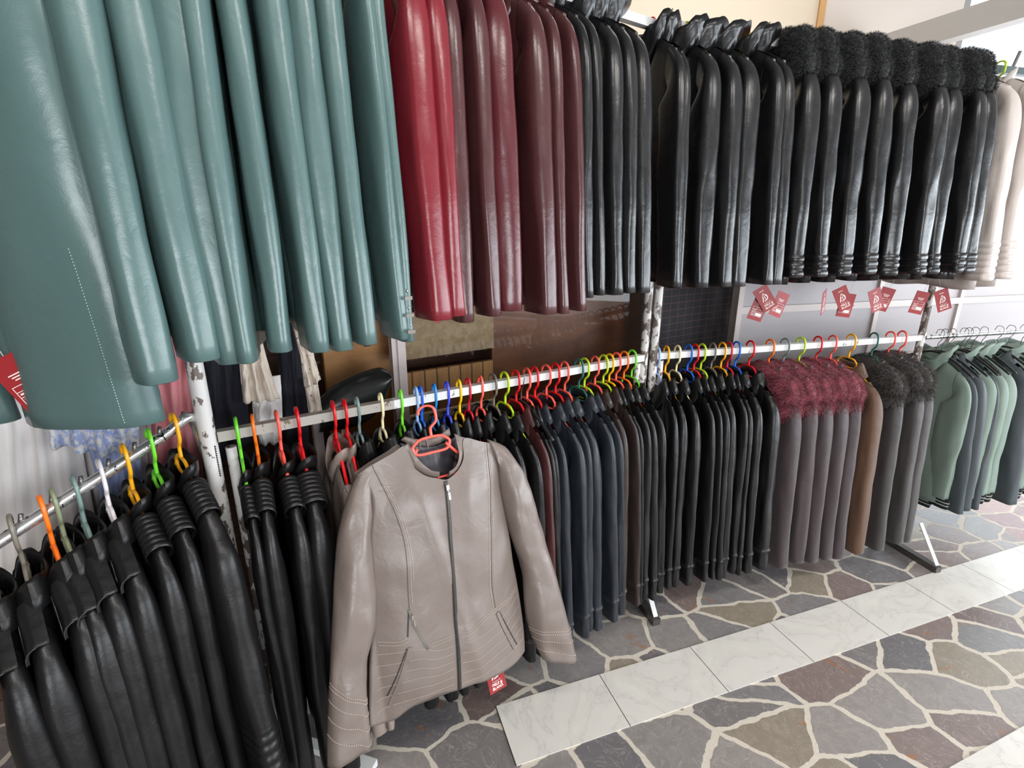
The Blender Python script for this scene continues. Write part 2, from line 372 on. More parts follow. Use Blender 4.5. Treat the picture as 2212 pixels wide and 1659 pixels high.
rail_part(rk, a0+UP*ZL, a0.lerp(a1, .3)+UP*ZL, M_rail0); rail_part(rk, a0.lerp(a1, .3)+UP*ZL, a1+UP*ZL, M_rail); rail_part(rk, a0+UP*ZU, a1+UP*ZU, M_rail)
socket(rk, P2-D1*.024, -D1, ZL); foot_part(rk, P2-D1*.02, N2, .262, .16)
f = MB(); q0 = Vector((-.66, 1.205, .018)); q1 = Vector((-.42, 1.132, .018)); f.beam(q0, q1, .03, .026); part('foot', f, M_rail, rk, False)
def arm(z, L, npeg, first, step):
    s = P1+UP*z; b = MB()
    b.tube(smooth_path([P1-AH*.002+UP*(z-.17)+AN*-.03, P1+AH*.012+UP*(z-.05)+AN*-.03, P1+AH*.035+UP*(z-.008), s+AD*.10, s+AD*.3, s+AD*L], 5), .0125, 14)
    o = part('slanted_arm', b, M_chrome, rk)
    for k in range(npeg):
        p = s+AD*(first+step*k); pn = Vector((AD.x*-.25, AD.y*-.25, 1)).normalized()
        g = MB(); g.tube([p+pn*.005, p+pn*.03], .0042, 10); put('peg', g.mesh('peg', M_steel), o)
arm(ZA, .56, 8, .052, .056); arm(ZU+.11, .56, 8, .052, .056)
f = MB()
for k in range(14): f.tube([P1+D1*.006-N1*-.012+UP*(ZL-.10+k*.006), P1+D1*.012+N1*.014+UP*(ZL-.098+k*.006)], .004, 6)
part('weld_seam', f, M_steel, rk)
g = MB(); q = P1+D1*.045-N1*.02; g.tube([q+UP*1.06, q+UP*.7, q+UP*.02], .013, 12); part('brace_tube', g, M_post, rk)
rk2 = thing('garment_rack', 'middle white garment rack with two posts and square rails', 'clothes rack')
post_part(rk2, P2+D2*.026); post_part(rk2, P3-D2*.02)
rail_part(rk2, P2+D2*.03+UP*ZL, P3-D2*.02+UP*ZL, M_rail); rail_part(rk2, P2+D2*.03+UP*ZU, P3-D2*.02+UP*ZU, M_rail)
socket(rk2, P2+D2*.026, D2, ZL); foot_part(rk2, P3-D2*.01, N3, .33, .13)
rk3 = thing('garment_rack', 'far garment rack with round chrome lower rail of wire hangers', 'clothes rack')
P4 = P3+D3*1.5
post_part(rk3, P4); rail_part(rk3, P3+UP*ZL, P4+UP*ZL, M_chrome, round_=True); rail_part(rk3, P3+UP*ZU, P4+UP*ZU, plain('far_grey_rail', srgb(70, 84, 84), .4))
g = MB(); g.tube([P3+D3*.13+UP*(ZU+.01), P3+D3*.15+UP*(ZU+.075)], .006, 8); part('peg', g, M_dark, rk3)
# ------------------------------------------------------------------ garments: meshes are shared by the copies of a kind
rnd = random.Random(7)
CACHE = {}
def sm(a, b, t): t = max(0, min(1, (t-a)/(b-a))); return t*t*(3-2*t)
def nz(x, y, z): return noise.noise(Vector((x, y, z)))
SH, DROP = .20, .085        # shoulder half width, shoulder drop below the neck
def shoulder_z(x, drop=DROP, neck=.06):
    a = abs(x)
    return -.02*(1-(a/neck)**2) if a < neck else -drop*((a-neck)/(SH-neck))**1.12
def body_mesh(key, m, L=.70, T=.024, w0=.160, w1=.165, w2=.215, seed=0, hem=0, panel=0):
    k = ('b', key, seed)
    if k in CACHE: return CACHE[k]
    nu, nv = 22, 34; b = MB(); idx = {}
    for side in (1, -1):
        for j in range(nv+1):
            v = (j/nv)**1.25
            for i in range(nu+1):
                u = -1+2*i/nu; s = sm(0, .22, v); w = (w0*(1-s)+w1*s)*(1-sm(.3, 1, v))+w2*sm(.3, 1, v)
                zt = shoulder_z(u*w0)-(.052*max(0, 1-(u*w0/.066)**2) if side < 0 else 0); zb = -L+.006*math.sin(5*u+seed)
                z = zt+(zb-zt)*v
                th = T*max(0, 1-abs(u)**3.2)**.5*min(1, .25+v*14)**.5*(.85+.35*v)
                th *= 1+.35*nz(u*2.2+seed, z*2.5, side*3)
                y = side*th + .012*nz(u*1.4, z*3, seed)*v
                idx[side, j, i] = b.vert((u*w, y, z))
    for side in (1, -1):
        for j in range(nv):
            for i in range(nu):
                q = (idx[side, j, i], idx[side, j, i+1], idx[side, j+1, i+1], idx[side, j+1, i])
                b.face(*(q if side < 0 else q[::-1]))
    for i in range(nu): b.face(idx[1, nv, i], idx[1, nv, i+1], idx[-1, nv, i+1], idx[-1, nv, i])
    CACHE[k] = b.mesh('body', m, weld=True); return CACHE[k]
def sleeve_mesh(key, m, L=.74, rx=(.054, .048, .046, .042), ry=.026, seed=0, side=1, crump=1.0, quilt=0, out=.210, e=.8, tab=0, splay=.065):
    k = ('s', key, seed, side)
    if k in CACHE: return CACHE[k]
    rr = random.Random(seed*13+5); dy = rr.uniform(-.008, .008); dx = rr.uniform(-.010, .012); sw = rr.uniform(.9, 1.12)
    O = smooth_path([(.128, 0, shoulder_z(.128)-.001), (.158, 0, -.064), (.184, 0, -.094), (out-.010, 0, -.140), (out-.002, dy*.2, -.22), (out, dy*.6, -.36), (out-.002+dx*.5, dy, -L*.68), (out-.006+dx, dy*.6, -L)], 7)
    if quilt or tab:
        Z = quilt or .12; O = [o for o in O if o.z > -L+Z+.01]; A = O[-1]; B = Vector((out-.006+dx, dy*.6, -L)); O += [A.lerp(B, k/48) for k in range(1, 49)]
    O = [Vector((o.x+splay*max(0, (-.10-o.z)/(L-.10))**1.15, o.y, o.z)) for o in O]
    n = 28; rings = []; m_ = len(O)
    for i, o in enumerate(O):
        f = max(0, min(1, (O[0].z-o.z)/(O[0].z-O[-1].z)))**.75; q = f*3; a = int(min(q, 2)); r = rx[a]+(rx[a+1]-rx[a])*(q-a); r *= 1+(sw-1)*min(1, f*3)
        an0 = math.pi*.5*(1-sm(0, .42, f))*.96                       # the armhole ring stands upright, lower rings lie level
        hv = Vector((math.cos(an0), 0, math.sin(an0))); p = o-hv*r
        yy = ry*(.60+.40*sm(0, .32, f))*(1-.16*sm(.6, 1, f)); ring = []
        for c in range(n):
            an = 2*math.pi*c/n; ca, sa = math.cos(an), math.sin(an)
            x = abs(ca)**e*math.copysign(1, ca)*r; y = abs(sa)**e*math.copysign(1, sa)*yy
            g = .0055*nz(ca*1.1+seed, sa*1.1, p.z*3.2)*sm(.1, .3, f)+ .0038*crump*nz(ca*1.8, sa*1.8+seed, p.z*9)*(.3+.7*sm(.15, .5, f))
            g += .0020*crump*nz(ca*2.5+seed*2, sa*2.5, p.z*34)*sm(.8, 1, f)
            if quilt and p.z < -L+quilt: g += .0042*abs(math.sin((p.z+L)/.026*math.pi))**.6-.002
            if tab: g += .0036*math.exp(-((p.z+L-.085)/.006)**2)*(.4+abs(sa))
            ring.append(p+Vector((0, 1, 0))*(y+g*sa*1.2)+hv*(x+g*ca*1.2))
        rings.append(ring)
    z0 = sum(rings[-1], Vector())/n; hemr = []
    for dz, s in ((-.0015, .97), (.001, .90), (.03, .86)): hemr.append([Vector((z0.x+(q.x-z0.x)*s, z0.y+(q.y-z0.y)*s, q.z+dz)) for q in rings[-1]])
    b = MB(); b.loft(rings+hemr, True, True, True)
    if side < 0: b.v = [(-x, y, z) for x, y, z in b.v]; b.f = [f[::-1] for f in b.f]
    CACHE[k] = b.mesh('sleeve', m); return CACHE[k]
def collar_mesh(kind, key, m, seed=0):
    k = ('c', kind, key, seed)
    if k in CACHE: return CACHE[k]
    b = MB(); n = 40; rings = []
    for c in range(n):
        a = 2*math.pi*c/n; ca, sa = math.cos(a), math.sin(a); x, y = (.066 if kind != 'wing' else .072)*ca, (.027 if kind != 'wing' else .034)*sa
        base = shoulder_z(x)-.006+(-.050*abs(sa)**1.5 if sa < 0 else .004*sa)
        o = Vector((ca, .5*sa, 0)); P = Vector((x, y, base)); w = nz(ca*2+seed, sa*2, seed)
        if kind == 'fold':       # turned-down shirt collar
            h = .034; fl = .050+.02*max(0, -sa)+.022*max(0, math.cos(a+.75))**6
            prof = [P-o*.008-UP*.006, P+UP*h*.5+o*.001, P+UP*h, P+UP*(h+.004)+o*.006, P+UP*(h-.004)+o*.013, P+UP*(h-fl*.5)+o*(.026+.004*w), P+UP*(h-fl)+o*(.043+.006*w), P+UP*(h-fl-.001)+o*.040, P+UP*(h-fl*.5)+o*.020]
        elif kind == 'stand':    # soft stand collar
            h = .042+.006*w
            prof = [P-o*.010-UP*.012, P+UP*h*.5+o*.004, P+UP*h+o*.006, P+UP*(h+.001)+o*.003, P+UP*h*.5-o*.001, P-o*.012]
        else:                    # tall turned-up collar with pointed wings
            h = .052+.036*max(0, math.cos(a-.7))**2*(1+.9*w)+.036*max(0, math.cos(a+.9))**2*(1-.9*w)+.014*max(0, -ca)**2; o = Vector((ca, 1.5*sa, 0))
            lean = .012+.020*abs(sa)
            prof = [P-o*.012-UP*.012, P+UP*h*.45+o*.004, P+UP*h*.75+o*lean*.5, P+UP*h+o*lean, P+UP*(h-.001)+o*(lean-.004), P+UP*h*.6+o*(lean*.4-.004), P+UP*h*.2-o*.004]
        rings.append(prof)
    rings.append(rings[0]); b.loft(rings, True)
    CACHE[k] = b.mesh('collar', m); return CACHE[k]
def fur_mesh(key, m, lumps, n, L, seed=0):
    k = ('f', key, seed)
    if k in CACHE: return CACHE[k]
    r = random.Random(seed+3); b = MB()
    lumps = [(Vector(c), Vector(q)) for c, q in lumps]
    for c, q in lumps:
        rings = []
        for j in range(1, 10):
            p = math.pi*j/10; rings.append([c+Vector((q.x*.93*math.sin(p)*math.cos(a), q.y*.93*math.sin(p)*math.sin(a), q.z*.93*math.cos(p))) for a in [2*math.pi*i/18 for i in range(18)]])
        b.loft(rings, True, True, True)
    tot = sum(q.x*q.z for c, q in lumps)
    for c, q in lumps:
        for _ in range(int(n*q.x*q.z/tot)):
            d = Vector((r.gauss(0, 1), r.gauss(0, 1), r.gauss(0, 1))).normalized(); p = c+Vector((d.x*q.x, d.y*q.y, d.z*q.z))*.95
            if any(o is not c and sum(((p-o)[i]/e[i])**2 for i in range(3)) < .8 for o, e in lumps): continue
            nn = Vector((d.x/q.x, d.y/q.y, d.z/q.z)).normalized()
            w = Vector((nz(p.x*22, p.y*22, p.z*22+seed), nz(p.x*22+9, p.y*22, p.z*22), nz(p.x*22, p.y*22+7, p.z*22)))
            g = (nn+w*.38+Vector((r.gauss(0, .3), r.gauss(0, .3), r.gauss(0, .3)-.2))).normalized(); l = L*r.uniform(.55, 1.25)
            s = g.orthogonal().normalized(); s = Matrix.Rotation(r.uniform(0, 6.28), 3, g) @ s; wd = .0006
            mid = p+g*l*.55+UP*-.001; tip = p+g*l+Vector((0, 0, -.18*l))
            i0 = b.vert(p-s*wd); i1 = b.vert(p+s*wd); i2 = b.vert(mid+s*wd*.8); i3 = b.vert(mid-s*wd*.8); i4 = b.vert(tip)
            b.face(i0, i1, i2, i3); b.face(i3, i2, i4)
    CACHE[k] = b.mesh('fur_collar', m); return CACHE[k]
def roll_mesh(key, m, side=1, ribs=7, xa=.070, xb=.150):          # ribbed shoulder roll
    k = ('r', key, side)
    if k in CACHE: return CACHE[k]
    rings = []; N = ribs*8
    for i in range(N+1):
        x = xa+(xb-xa)*i/N; g = abs(math.sin(math.pi*ribs*i/N))**.4; z = shoulder_z(x)
        ry = .0245+.0022*g; rz = .024+.003*g; c = Vector((x, 0, z-.016))
        rings.append([c+Vector((0, ry*math.cos(a), rz*math.sin(a))) + Vector((.55*rz*math.sin(a)*.6, 0, 0)) for a in [math.pi*(-.28+1.56*j/18) for j in range(19)]])
    b = MB(); b.loft(rings, False)
    if side < 0: b.v = [(-x, y, z) for x, y, z in b.v]; b.f = [f[::-1] for f in b.f]
    CACHE[k] = b.mesh('shoulder_panel', m); return CACHE[k]
def flap_mesh(key, m, side=1):                                     # storm flap: shoulder piece over the chest with a free wavy lower edge
    k = ('fl', key, side)
    if k in CACHE: return CACHE[k]
    rows = []; N = 18
    for i in range(N+1):
        t = i/N; x = .082+.086*t; zt = shoulder_z(x)+.002; col = []
        drop = .030+.014*math.sin(math.pi*t)-.008*math.sin(2*math.pi*t)
        for j in range(9):
            s = j/8; y = -.004-.021*math.sin(math.pi*min(1, s*1.25)*.5)-.002*s; col.append(Vector((x, y if j else .010, zt+.003-drop*s*s)))
        for j in range(8, 0, -1):
            q = col[j]; col.append(q+Vector((0, .004, 0)))
        rows.append(col)
    b = MB(); b.loft(rows, True, True, True); e = MB(); e.tube([c[8]+Vector((0, -.0004, -.0006)) for c in rows]+[rows[-1][j] for j in (6, 4, 2, 1)], .0014, 6)
    for q in (b, e):
        if side < 0: q.v = [(-x, y, z) for x, y, z in q.v]; q.f = [f[::-1] for f in q.f]
    CACHE[k] = (b.mesh('storm_flap', m, angle=60), e.mesh('piping', M_pipe)); return CACHE[k]
def stud_mesh(m, r=.0052):
    k = ('stud', r)
    if k in CACHE: return CACHE[k]
    b = MB(); b.loft([[Vector((q*math.cos(a), -h, q*math.sin(a))) for a in [2*math.pi*i/14 for i in range(14)]] for q, h in ((r, 0), (r, .002), (r*.75, .0042), (r*.3, .005))], True, True, True)
    CACHE[k] = b.mesh('snap_stud', m); return CACHE[k]
def cuff_mesh(key, mats, L, rx, ry, side=1, h=.055):               # rib knit cuff with two pale stripes
    k = ('cf', key, side)
    if k in CACHE: return CACHE[k]
    b = MB(); N = 44
    zs = [0, .006, .016, .018, .023, .025, .032, .034, .039, .041, h]
    rings = [[Vector(((rx+.0016*(c % 2))*math.cos(2*math.pi*c/N)*(1-.1*z/h), (ry+.0016*(c % 2))*math.sin(2*math.pi*c/N)*(1-.1*z/h), -z)) for c in range(N)] for z in zs]
    b.loft(rings, True, True, True)
    b.mi = [1 if (f//N) in (3, 7) and f < N*(len(zs)-1) else 0 for f in range(len(b.f))]
    CACHE[k] = b.mesh('cuff', mats); return CACHE[k]
M_metal = plain('silver_metal', srgb(196, 192, 186), .22, 1)
M_teal = leather('teal_leather', srgb(80, 104, 103), .27, .12, .07, .5)
M_burg = leather('burgundy_leather', srgb(84, 32, 38), .25, .12, .12, .5)
M_burg2 = leather('maroon_leather', srgb(74, 40, 42), .25, .12, .12, .5)
M_red = leather('wine_red_leather', srgb(118, 30, 40), .25, .12, .1, .5)
M_black = leather('black_leather', srgb(27, 27, 29), .27, .16, .14, .5)
M_black2 = leather('soft_black_leather', srgb(21, 20, 21), .36, .25, .14, .38)
M_pipe = leather('edge_highlight_piping', srgb(52, 50, 50), .22, .05)  # piping paler than the jackets, edge highlights of the flaps put into its colour
M_navy = leather('navy_black_leather', srgb(34, 38, 45), .42, .25, .12, .4)
M_brown = leather('dark_brown_leather', srgb(46, 36, 34), .4, .25, .12, .4)
M_wine = leather('dark_wine_leather', srgb(72, 38, 38), .42, .3, .12)
M_taupe = leather('taupe_leather', srgb(150, 134, 126), .42, .25, .06, .45)
M_suede = leather('plum_brown_suede', srgb(58, 47, 49), .55, .3, .12, .3, .25)
M_suede2 = leather('grey_brown_suede', srgb(53, 48, 48), .55, .3, .12, .3, .25)
M_caramel = leather('caramel_suede', srgb(90, 64, 48), .55, .3, .12, .3, .2)
M_green = cloth('sage_green_nylon', srgb(126, 142, 132), rough=.6)
M_grey = cloth('dark_slate_nylon', srgb(70, 76, 80), rough=.55)
M_fbeige = leather('pale_grey_leather', srgb(196, 186, 180), .4, .3, .06)
M_rib = cloth('black_rib_knit', srgb(34, 36, 36)); M_stripe = cloth('pale_stripe_knit', srgb(170, 176, 172))
def fur_mat(name, c1, c2):
    t = NT(name); g = t.noise(t.coord(), 34, 4); t.link(t.ramp(g.outputs['Fac'], [(.35, c1), (.65, c2)]), t.b.inputs['Base Color'])
    t.b.inputs['Roughness'].default_value = .6; t.b.inputs['Sheen Weight'].default_value = .3; t.b.inputs['Specular IOR Level'].default_value = .3; return t.m
M_furr = fur_mat('burgundy_fur', srgb(104, 36, 50), srgb(158, 76, 90)); M_furk = fur_mat('black_fur', srgb(20, 21, 22), srgb(44, 46, 48)); M_furb = fur_mat('brown_black_fur', srgb(44, 38, 36), srgb(74, 66, 62))
FUR_L = [((-.09, 0, -.062), (.095, .038, .07)), ((-.0, 0, -.02), (.105, .040, .06)), ((.095, -.004, -.07), (.105, .044, .085)), ((.115, -.006, -.125), (.085, .042, .075))]
FUR_U = [((-.07, 0, .0), (.075, .032, .07)), ((.0, 0, .03), (.085, .034, .07)), ((.08, -.003, .0), (.085, .036, .08)), ((.12, -.004, -.06), (.07, .034, .06))]
STY = {   # material, body, sleeve, collar
 'teal':  (M_teal, dict(L=.90, T=.028, w2=.23), dict(L=.93, splay=.085, rx=(.058, .066, .066, .062), ry=.034, crump=.6, e=.66), 'stand'),
 'tealw': (M_teal, dict(L=.91, T=.03, w2=.24), dict(L=.93, splay=.085, rx=(.058, .078, .088, .092), ry=.032, crump=.6, e=.72, out=.22), 'stand'),
 'tealx': (M_teal, dict(L=.84, T=.02, w2=.13), dict(L=.925, splay=.03, rx=(.058, .090, .118, .126), ry=.050, crump=.8, e=1.0, out=.245), 'stand'),
 'burg':  (M_burg, dict(L=.80, T=.028), dict(L=.815, rx=(.056, .060, .058, .056), ry=.035, crump=.5, e=.62), 'stand'),
 'maroon': (M_burg2, dict(L=.80, T=.028), dict(L=.82, rx=(.056, .058, .056, .054), ry=.034, crump=.5, e=.62), 'fold'),
 'wine':  (M_red, dict(L=.80, T=.028), dict(L=.81, rx=(.056, .062, .060, .060), ry=.036, crump=.5, e=.62), 'stand'),
 'black': (M_black, dict(L=.775, T=.027), dict(L=.79, rx=(.056, .058, .056, .054), ry=.034, crump=.8, e=.6), 'wing'),
 'blackw': (M_black, dict(L=.775, T=.027), dict(L=.785, rx=(.056, .068, .080, .078), ry=.038, crump=.8, e=.6), 'wing'),
 'blackf': (M_black, dict(L=.79, T=.027), dict(L=.765, rx=(.056, .056, .056, .054), ry=.035, crump=1.0, quilt=.08, e=.6), 'furk'),
 'pale':  (M_fbeige, dict(L=.84, T=.032), dict(L=.80, rx=(.056, .056, .056, .054), ry=.038, crump=.9, quilt=.16, e=.65), 'stand'),
 'ljk':   (M_black2, dict(L=.77), dict(L=.815, tab=1), 'fold'),
 'lnavy': (M_navy, dict(L=.77), dict(L=.82, tab=1), 'fold'),
 'lbrown': (M_brown, dict(L=.77), dict(L=.815, tab=1), 'fold'),
 'lwine': (M_wine, dict(L=.77), dict(L=.81), 'fold'),
 'lrib':  (M_black2, dict(L=.80), dict(L=.84, rx=(.054, .052, .050, .048)), 'stand'),
 'lribq': (M_black2, dict(L=.80), dict(L=.80, splay=.13, rx=(.054, .066, .074, .076), ry=.038, quilt=.24, out=.23), 'stand'),
 'lflap': (M_black2, dict(L=.80, T=.028), dict(L=.84, splay=.08, rx=(.054, .054, .052, .048), ry=.032, crump=.7), 'fold'),
 'ltaupe': (M_taupe, dict(L=.72), dict(L=.76), 'stand'),
 'lfurr': (M_suede, dict(L=.80, T=.03), dict(L=.835, rx=(.054, .052, .050, .048), ry=.034, crump=.7), 'furr'),
 'lfurb': (M_suede2, dict(L=.80, T=.03), dict(L=.835, rx=(.054, .052, .050, .048), ry=.034, crump=.7), 'furb'),
 'lcar':  (M_caramel, dict(L=.80, T=.03), dict(L=.835, rx=(.054, .052, .050, .048), ry=.034, crump=.7), 'fold'),
 'lgreen': (M_green, dict(L=.70, T=.034), dict(L=.665, splay=.03, rx=(.058, .066, .068, .054), ry=.040, crump=1.4), 'wing'),
 'lgrey': (M_grey, dict(L=.70, T=.032), dict(L=.72, rx=(.056, .058, .056, .050), ry=.036, crump=1.0), 'fold'),
}
def garment(sty, name, label, cat, loc, nrm, group=None, v=None, yaw=0, scale=1, far=True, thin=1.0):
    m, bk, sk, ck = STY[sty]; v = rnd.randrange(6) if v is None else v
    r = thing(name, label, cat, loc, (0, 0, math.atan2(nrm.y, nrm.x)+yaw), group); r.scale = (scale, thin*scale, scale)
    put('body', body_mesh(sty, m, seed=v % 3, **bk), r)
    s1 = put('sleeve', sleeve_mesh(sty, m, seed=v, **sk), r)
    s2 = put('sleeve', sleeve_mesh(sty, m, seed=(v+2) % 6, side=-1, **sk), r)
    if ck in ('fold', 'stand', 'wing'): put('collar', collar_mesh(ck, sty, m, v % 3), r)
    else:
        put('collar', collar_mesh('stand', sty, m, 0), r)
        fm = {'furr': M_furr, 'furk': M_furk, 'furb': M_furb}[ck]
        put('fur_collar', fur_mesh(ck, fm, FUR_U if ck == 'furk' else FUR_L, 22000, .014 if ck == 'furk' else .020, v % 3), r)
    if sty in ('lrib', 'lribq'):
        for s in (1, -1): put('shoulder_panel', roll_mesh(sty, m, s), r)
    if sty == 'lflap':
        for s in (1, -1):
            fm_ = flap_mesh(sty, m, s); put('piping', fm_[1], put('storm_flap', fm_[0], r))
            st = put('snap_stud', stud_mesh(M_metal), r, (s*.072, -.033, -.044))
    if sty == 'lgreen':
        for s, par in ((1, s1), (-1, s2)):
            put('cuff', cuff_mesh(sty, [M_rib, M_stripe], 0, .050, .030), par, (s*.188, 0, -.66))
        hb = put('hem_band', cuff_mesh('hem', [M_rib, M_stripe], 0, .17, .036), r, (0, 0, -.695))
    return r
# ------------------------------------------------------------------ hangers
PLASTIC = {}
HC = {'lime': (186, 222, 40), 'green': (112, 214, 48), 'orange': (255, 116, 26), 'coral': (255, 98, 84), 'red': (226, 26, 34), 'crimson': (196, 24, 44), 'yellow': (250, 190, 8), 'amber': (246, 172, 22),
      'cream': (236, 222, 178), 'white': (228, 222, 224), 'pale blue': (150, 180, 226), 'blue': (22, 96, 206), 'bright blue': (42, 132, 206), 'indigo': (66, 78, 214), 'grey': (118, 112, 102), 'slate green': (112, 134, 130),
      'olive': (124, 132, 104), 'dark green': (42, 104, 96), 'lilac': (170, 160, 206)}
def plast(c):
    if c not in PLASTIC: PLASTIC[c] = plain(c.replace(' ', '_')+'_plastic', srgb(*HC[c]), .3, noise_amt=.03)
    return PLASTIC[c]
def hanger_meshes(c):
    k = ('h', c)
    if k in CACHE: return CACHE[k]
    m = plast(c)
    hk = MB(); P = smooth_path([(-.024, 0, -.004), (-.022, 0, .010), (-.010, 0, .0215), (.006, 0, .0225), (.019, 0, .013), (.0235, 0, -.005), (.0235, 0, -.028), (.019, 0, -.040), (.007, 0, -.052), (.003, 0, -.062), (.003, 0, -.088)], 4)
    hk.tube(P, [.0036]*3+[.0042]*(len(P)-3), 10)
    fr = MB(); loop = smooth_path([(-.028, 0, -.088), (0, 0, -.086), (.028, 0, -.088), (.042, 0, -.097), (.050, 0, -.108), (.040, 0, -.128), (0, 0, -.130), (-.040, 0, -.128), (-.050, 0, -.108), (-.042, 0, -.097)], 4, True)
    fr.tube(loop, .0040, 8, closed=True)
    ar = []
    for s in (1, -1):
        b = MB(); q = smooth_path([(s*.048, 0, -.112), (s*.09, 0, -.154), (s*.13, 0, -.183), (s*.160, 0, -.212)], 4); b.tube(q, .0048, 8); ar.append(b)
    br = MB(); br.tube([(-.15, 0, -.205), (.15, 0, -.205)], .0036, 8)
    CACHE[k] = (hk.mesh('hook', m), fr.mesh('loop_frame', m), [a.mesh('shoulder_arm', m) for a in ar], br.mesh('trouser_bar', m)); return CACHE[k]
def hanger(c, label, loc, nrm, yaw=0, group=None, flip=1, drop=1.0, bar=False):
    r = thing('clothes_hanger', label, 'hanger', loc, (0, 0, math.atan2(nrm.y, nrm.x)+yaw), group)
    hk, fr, ar, br = hanger_meshes(c)
    put('hook', hk, r); put('loop_frame', fr, r)
    for a in ar: put('shoulder_arm', a, r)
    if bar: put('trouser_bar', br, r)
    r.scale = (1, 1, drop); return r
def wire_hanger(label, loc, nrm, yaw=0):
    k = 'wireh'
    if k not in CACHE:
        m = plain('steel_wire', srgb(150, 150, 150), .3, .9); h = MB()
        h.tube(smooth_path([(-.02, 0, -.002), (-.012, 0, .018), (.008, 0, .02), (.021, 0, .004), (.014, 0, -.025), (.002, 0, -.05), (0, 0, -.09)], 5), .0016, 8)
        a = MB(); a.tube(smooth_path([(-.19, 0, -.17), (-.09, 0, -.115), (0, 0, -.09), (.09, 0, -.115), (.19, 0, -.17)], 5), .0055, 8)
        CACHE[k] = (h.mesh('hook', m), a.mesh('shoulder_arm', plain('black_hanger_plastic', srgb(30, 30, 30), .4)))
    r = thing('wire_hanger', label, 'hanger', loc, (0, 0, math.atan2(nrm.y, nrm.x)+yaw)); put('hook', CACHE[k][0], r); put('shoulder_arm', CACHE[k][1], r); return r
M_teal_thread = plain('pale_teal_thread', srgb(176, 196, 194), .6)
# ------------------------------------------------------------------ stock on the rails
COUNT = {}
def nth(*k): COUNT[k] = COUNT.get(k, 0)+1; return ORD[COUNT[k]] if COUNT[k] < len(ORD) else 'umpteenth'
WHERE = {1: 'the first low rail', 2: 'the middle lower rail', 3: 'the far round rail', 0: 'the slanted arm'}
KIND = {'ljk': ('leather_jacket', 'black leather jacket', 'jacket'), 'lnavy': ('leather_jacket', 'blue black leather jacket', 'jacket'), 'lbrown': ('leather_jacket', 'dark brown leather jacket', 'jacket'),
        'lwine': ('leather_jacket', 'dark wine leather jacket', 'jacket'), 'lrib': ('leather_jacket', 'black jacket with ribbed shoulders', 'jacket'), 'lribq': ('leather_jacket', 'black jacket with quilted wide sleeve', 'jacket'),
        'lflap': ('leather_jacket', 'black jacket with storm flaps', 'jacket'), 'ltaupe': ('leather_jacket', 'taupe leather jacket', 'jacket'), 'lfurr': ('fur_collar_coat', 'coat with burgundy fur collar', 'coat'),
        'lfurb': ('fur_collar_coat', 'coat with dark fur collar', 'coat'), 'lcar': ('suede_coat', 'caramel brown suede coat', 'coat'), 'lgreen': ('bomber_jacket', 'sage green bomber jacket', 'jacket'), 'lgrey': ('nylon_jacket', 'dark slate jacket', 'jacket')}
GRP = {1: 'jackets on the first low rail', 2: 'jackets on the middle lower rail', 3: 'jackets on the far round rail', 0: 'black jackets on the slanted arm'}
def lower(rail, items, p0, d, nrm, zed):
    ts = [line_t(p0+UP*(ZL+.02), d, px) for px, *_ in items]
    for i, (px, hc, sty) in enumerate(items):
        gap = (ts[min(i+1, len(ts)-1)]-ts[max(i-1, 0)])/(2 if 0 < i < len(ts)-1 else 1)
        p = p0+d*ts[i]+UP*zed; yaw = rnd.uniform(-.10, .07)
        if hc == 'wire':
            n = nth('wire', rail) if rail == 3 else ''; hl = ('%s wire hanger from the post on the far round rail' % n) if n else 'thin wire hanger between red and coral ones'
            wire_hanger(hl, p, nrm, yaw); on = hl.split(' on the')[0].replace(' from the post', '').split(' between')[0]
        else:
            n = nth(hc, rail); H = hanger(hc, '%s %s plastic hanger along %s' % (n, hc, WHERE[rail]), p, nrm, yaw, bar=False); on = '%s %s hanger' % (n, hc)
        nm, lab, cat = KIND[sty]
        dz = rnd.uniform(-.008, .006)
        g = garment(sty, nm, '%s on the %s of %s' % (lab, on, WHERE[rail]), cat, p+UP*(-.122+dz), nrm, GRP[rail], yaw=yaw, thin=max(.62, min(1.25, gap/.054)))
        if rail == 1 and 760 < px < 1050 and hc != 'wire': H.scale.x = .62
        if rail == 1 and 760 < px < 1050: g.scale.x = .68; g.scale.z = 1.09 if px > 860 else 1          # pushed in behind the taupe jacket
L1 = [(510, 'green', 'lrib'), (546, 'orange', 'lrib'), (598, 'coral', 'lrib'), (641, 'red', 'lrib'), (719, 'red', 'ltaupe'), (744, 'red', 'ltaupe'), (771, 'slate green', 'ljk'), (822, 'cream', 'ljk'), (865, 'green', 'ljk'),
      (898, 'pale blue', 'ljk'), (908, 'blue', 'ljk'), (938, 'bright blue', 'ljk'), (965, 'indigo', 'ljk'), (991, 'yellow', 'ljk'), (1011, 'crimson', 'ljk'), (1038, 'coral', 'ljk'), (1065, 'grey', 'ljk'), (1090, 'lime', 'ljk'),
      (1114, 'red', 'lwine'), (1126, 'wire', 'ljk'), (1138, 'coral', 'ljk'), (1155, 'red', 'lnavy'), (1180, 'coral', 'lnavy'), (1200, 'red', 'lnavy'), (1220, 'coral', 'lnavy'), (1251, 'dark green', 'lnavy'), (1263, 'lime', 'lnavy'),
      (1286, 'coral', 'lbrown'), (1304, 'lime', 'lbrown'), (1317, 'yellow', 'ljk'), (1332, 'coral', 'ljk'), (1349, 'orange', 'ljk'), (1366, 'green', 'ljk')]
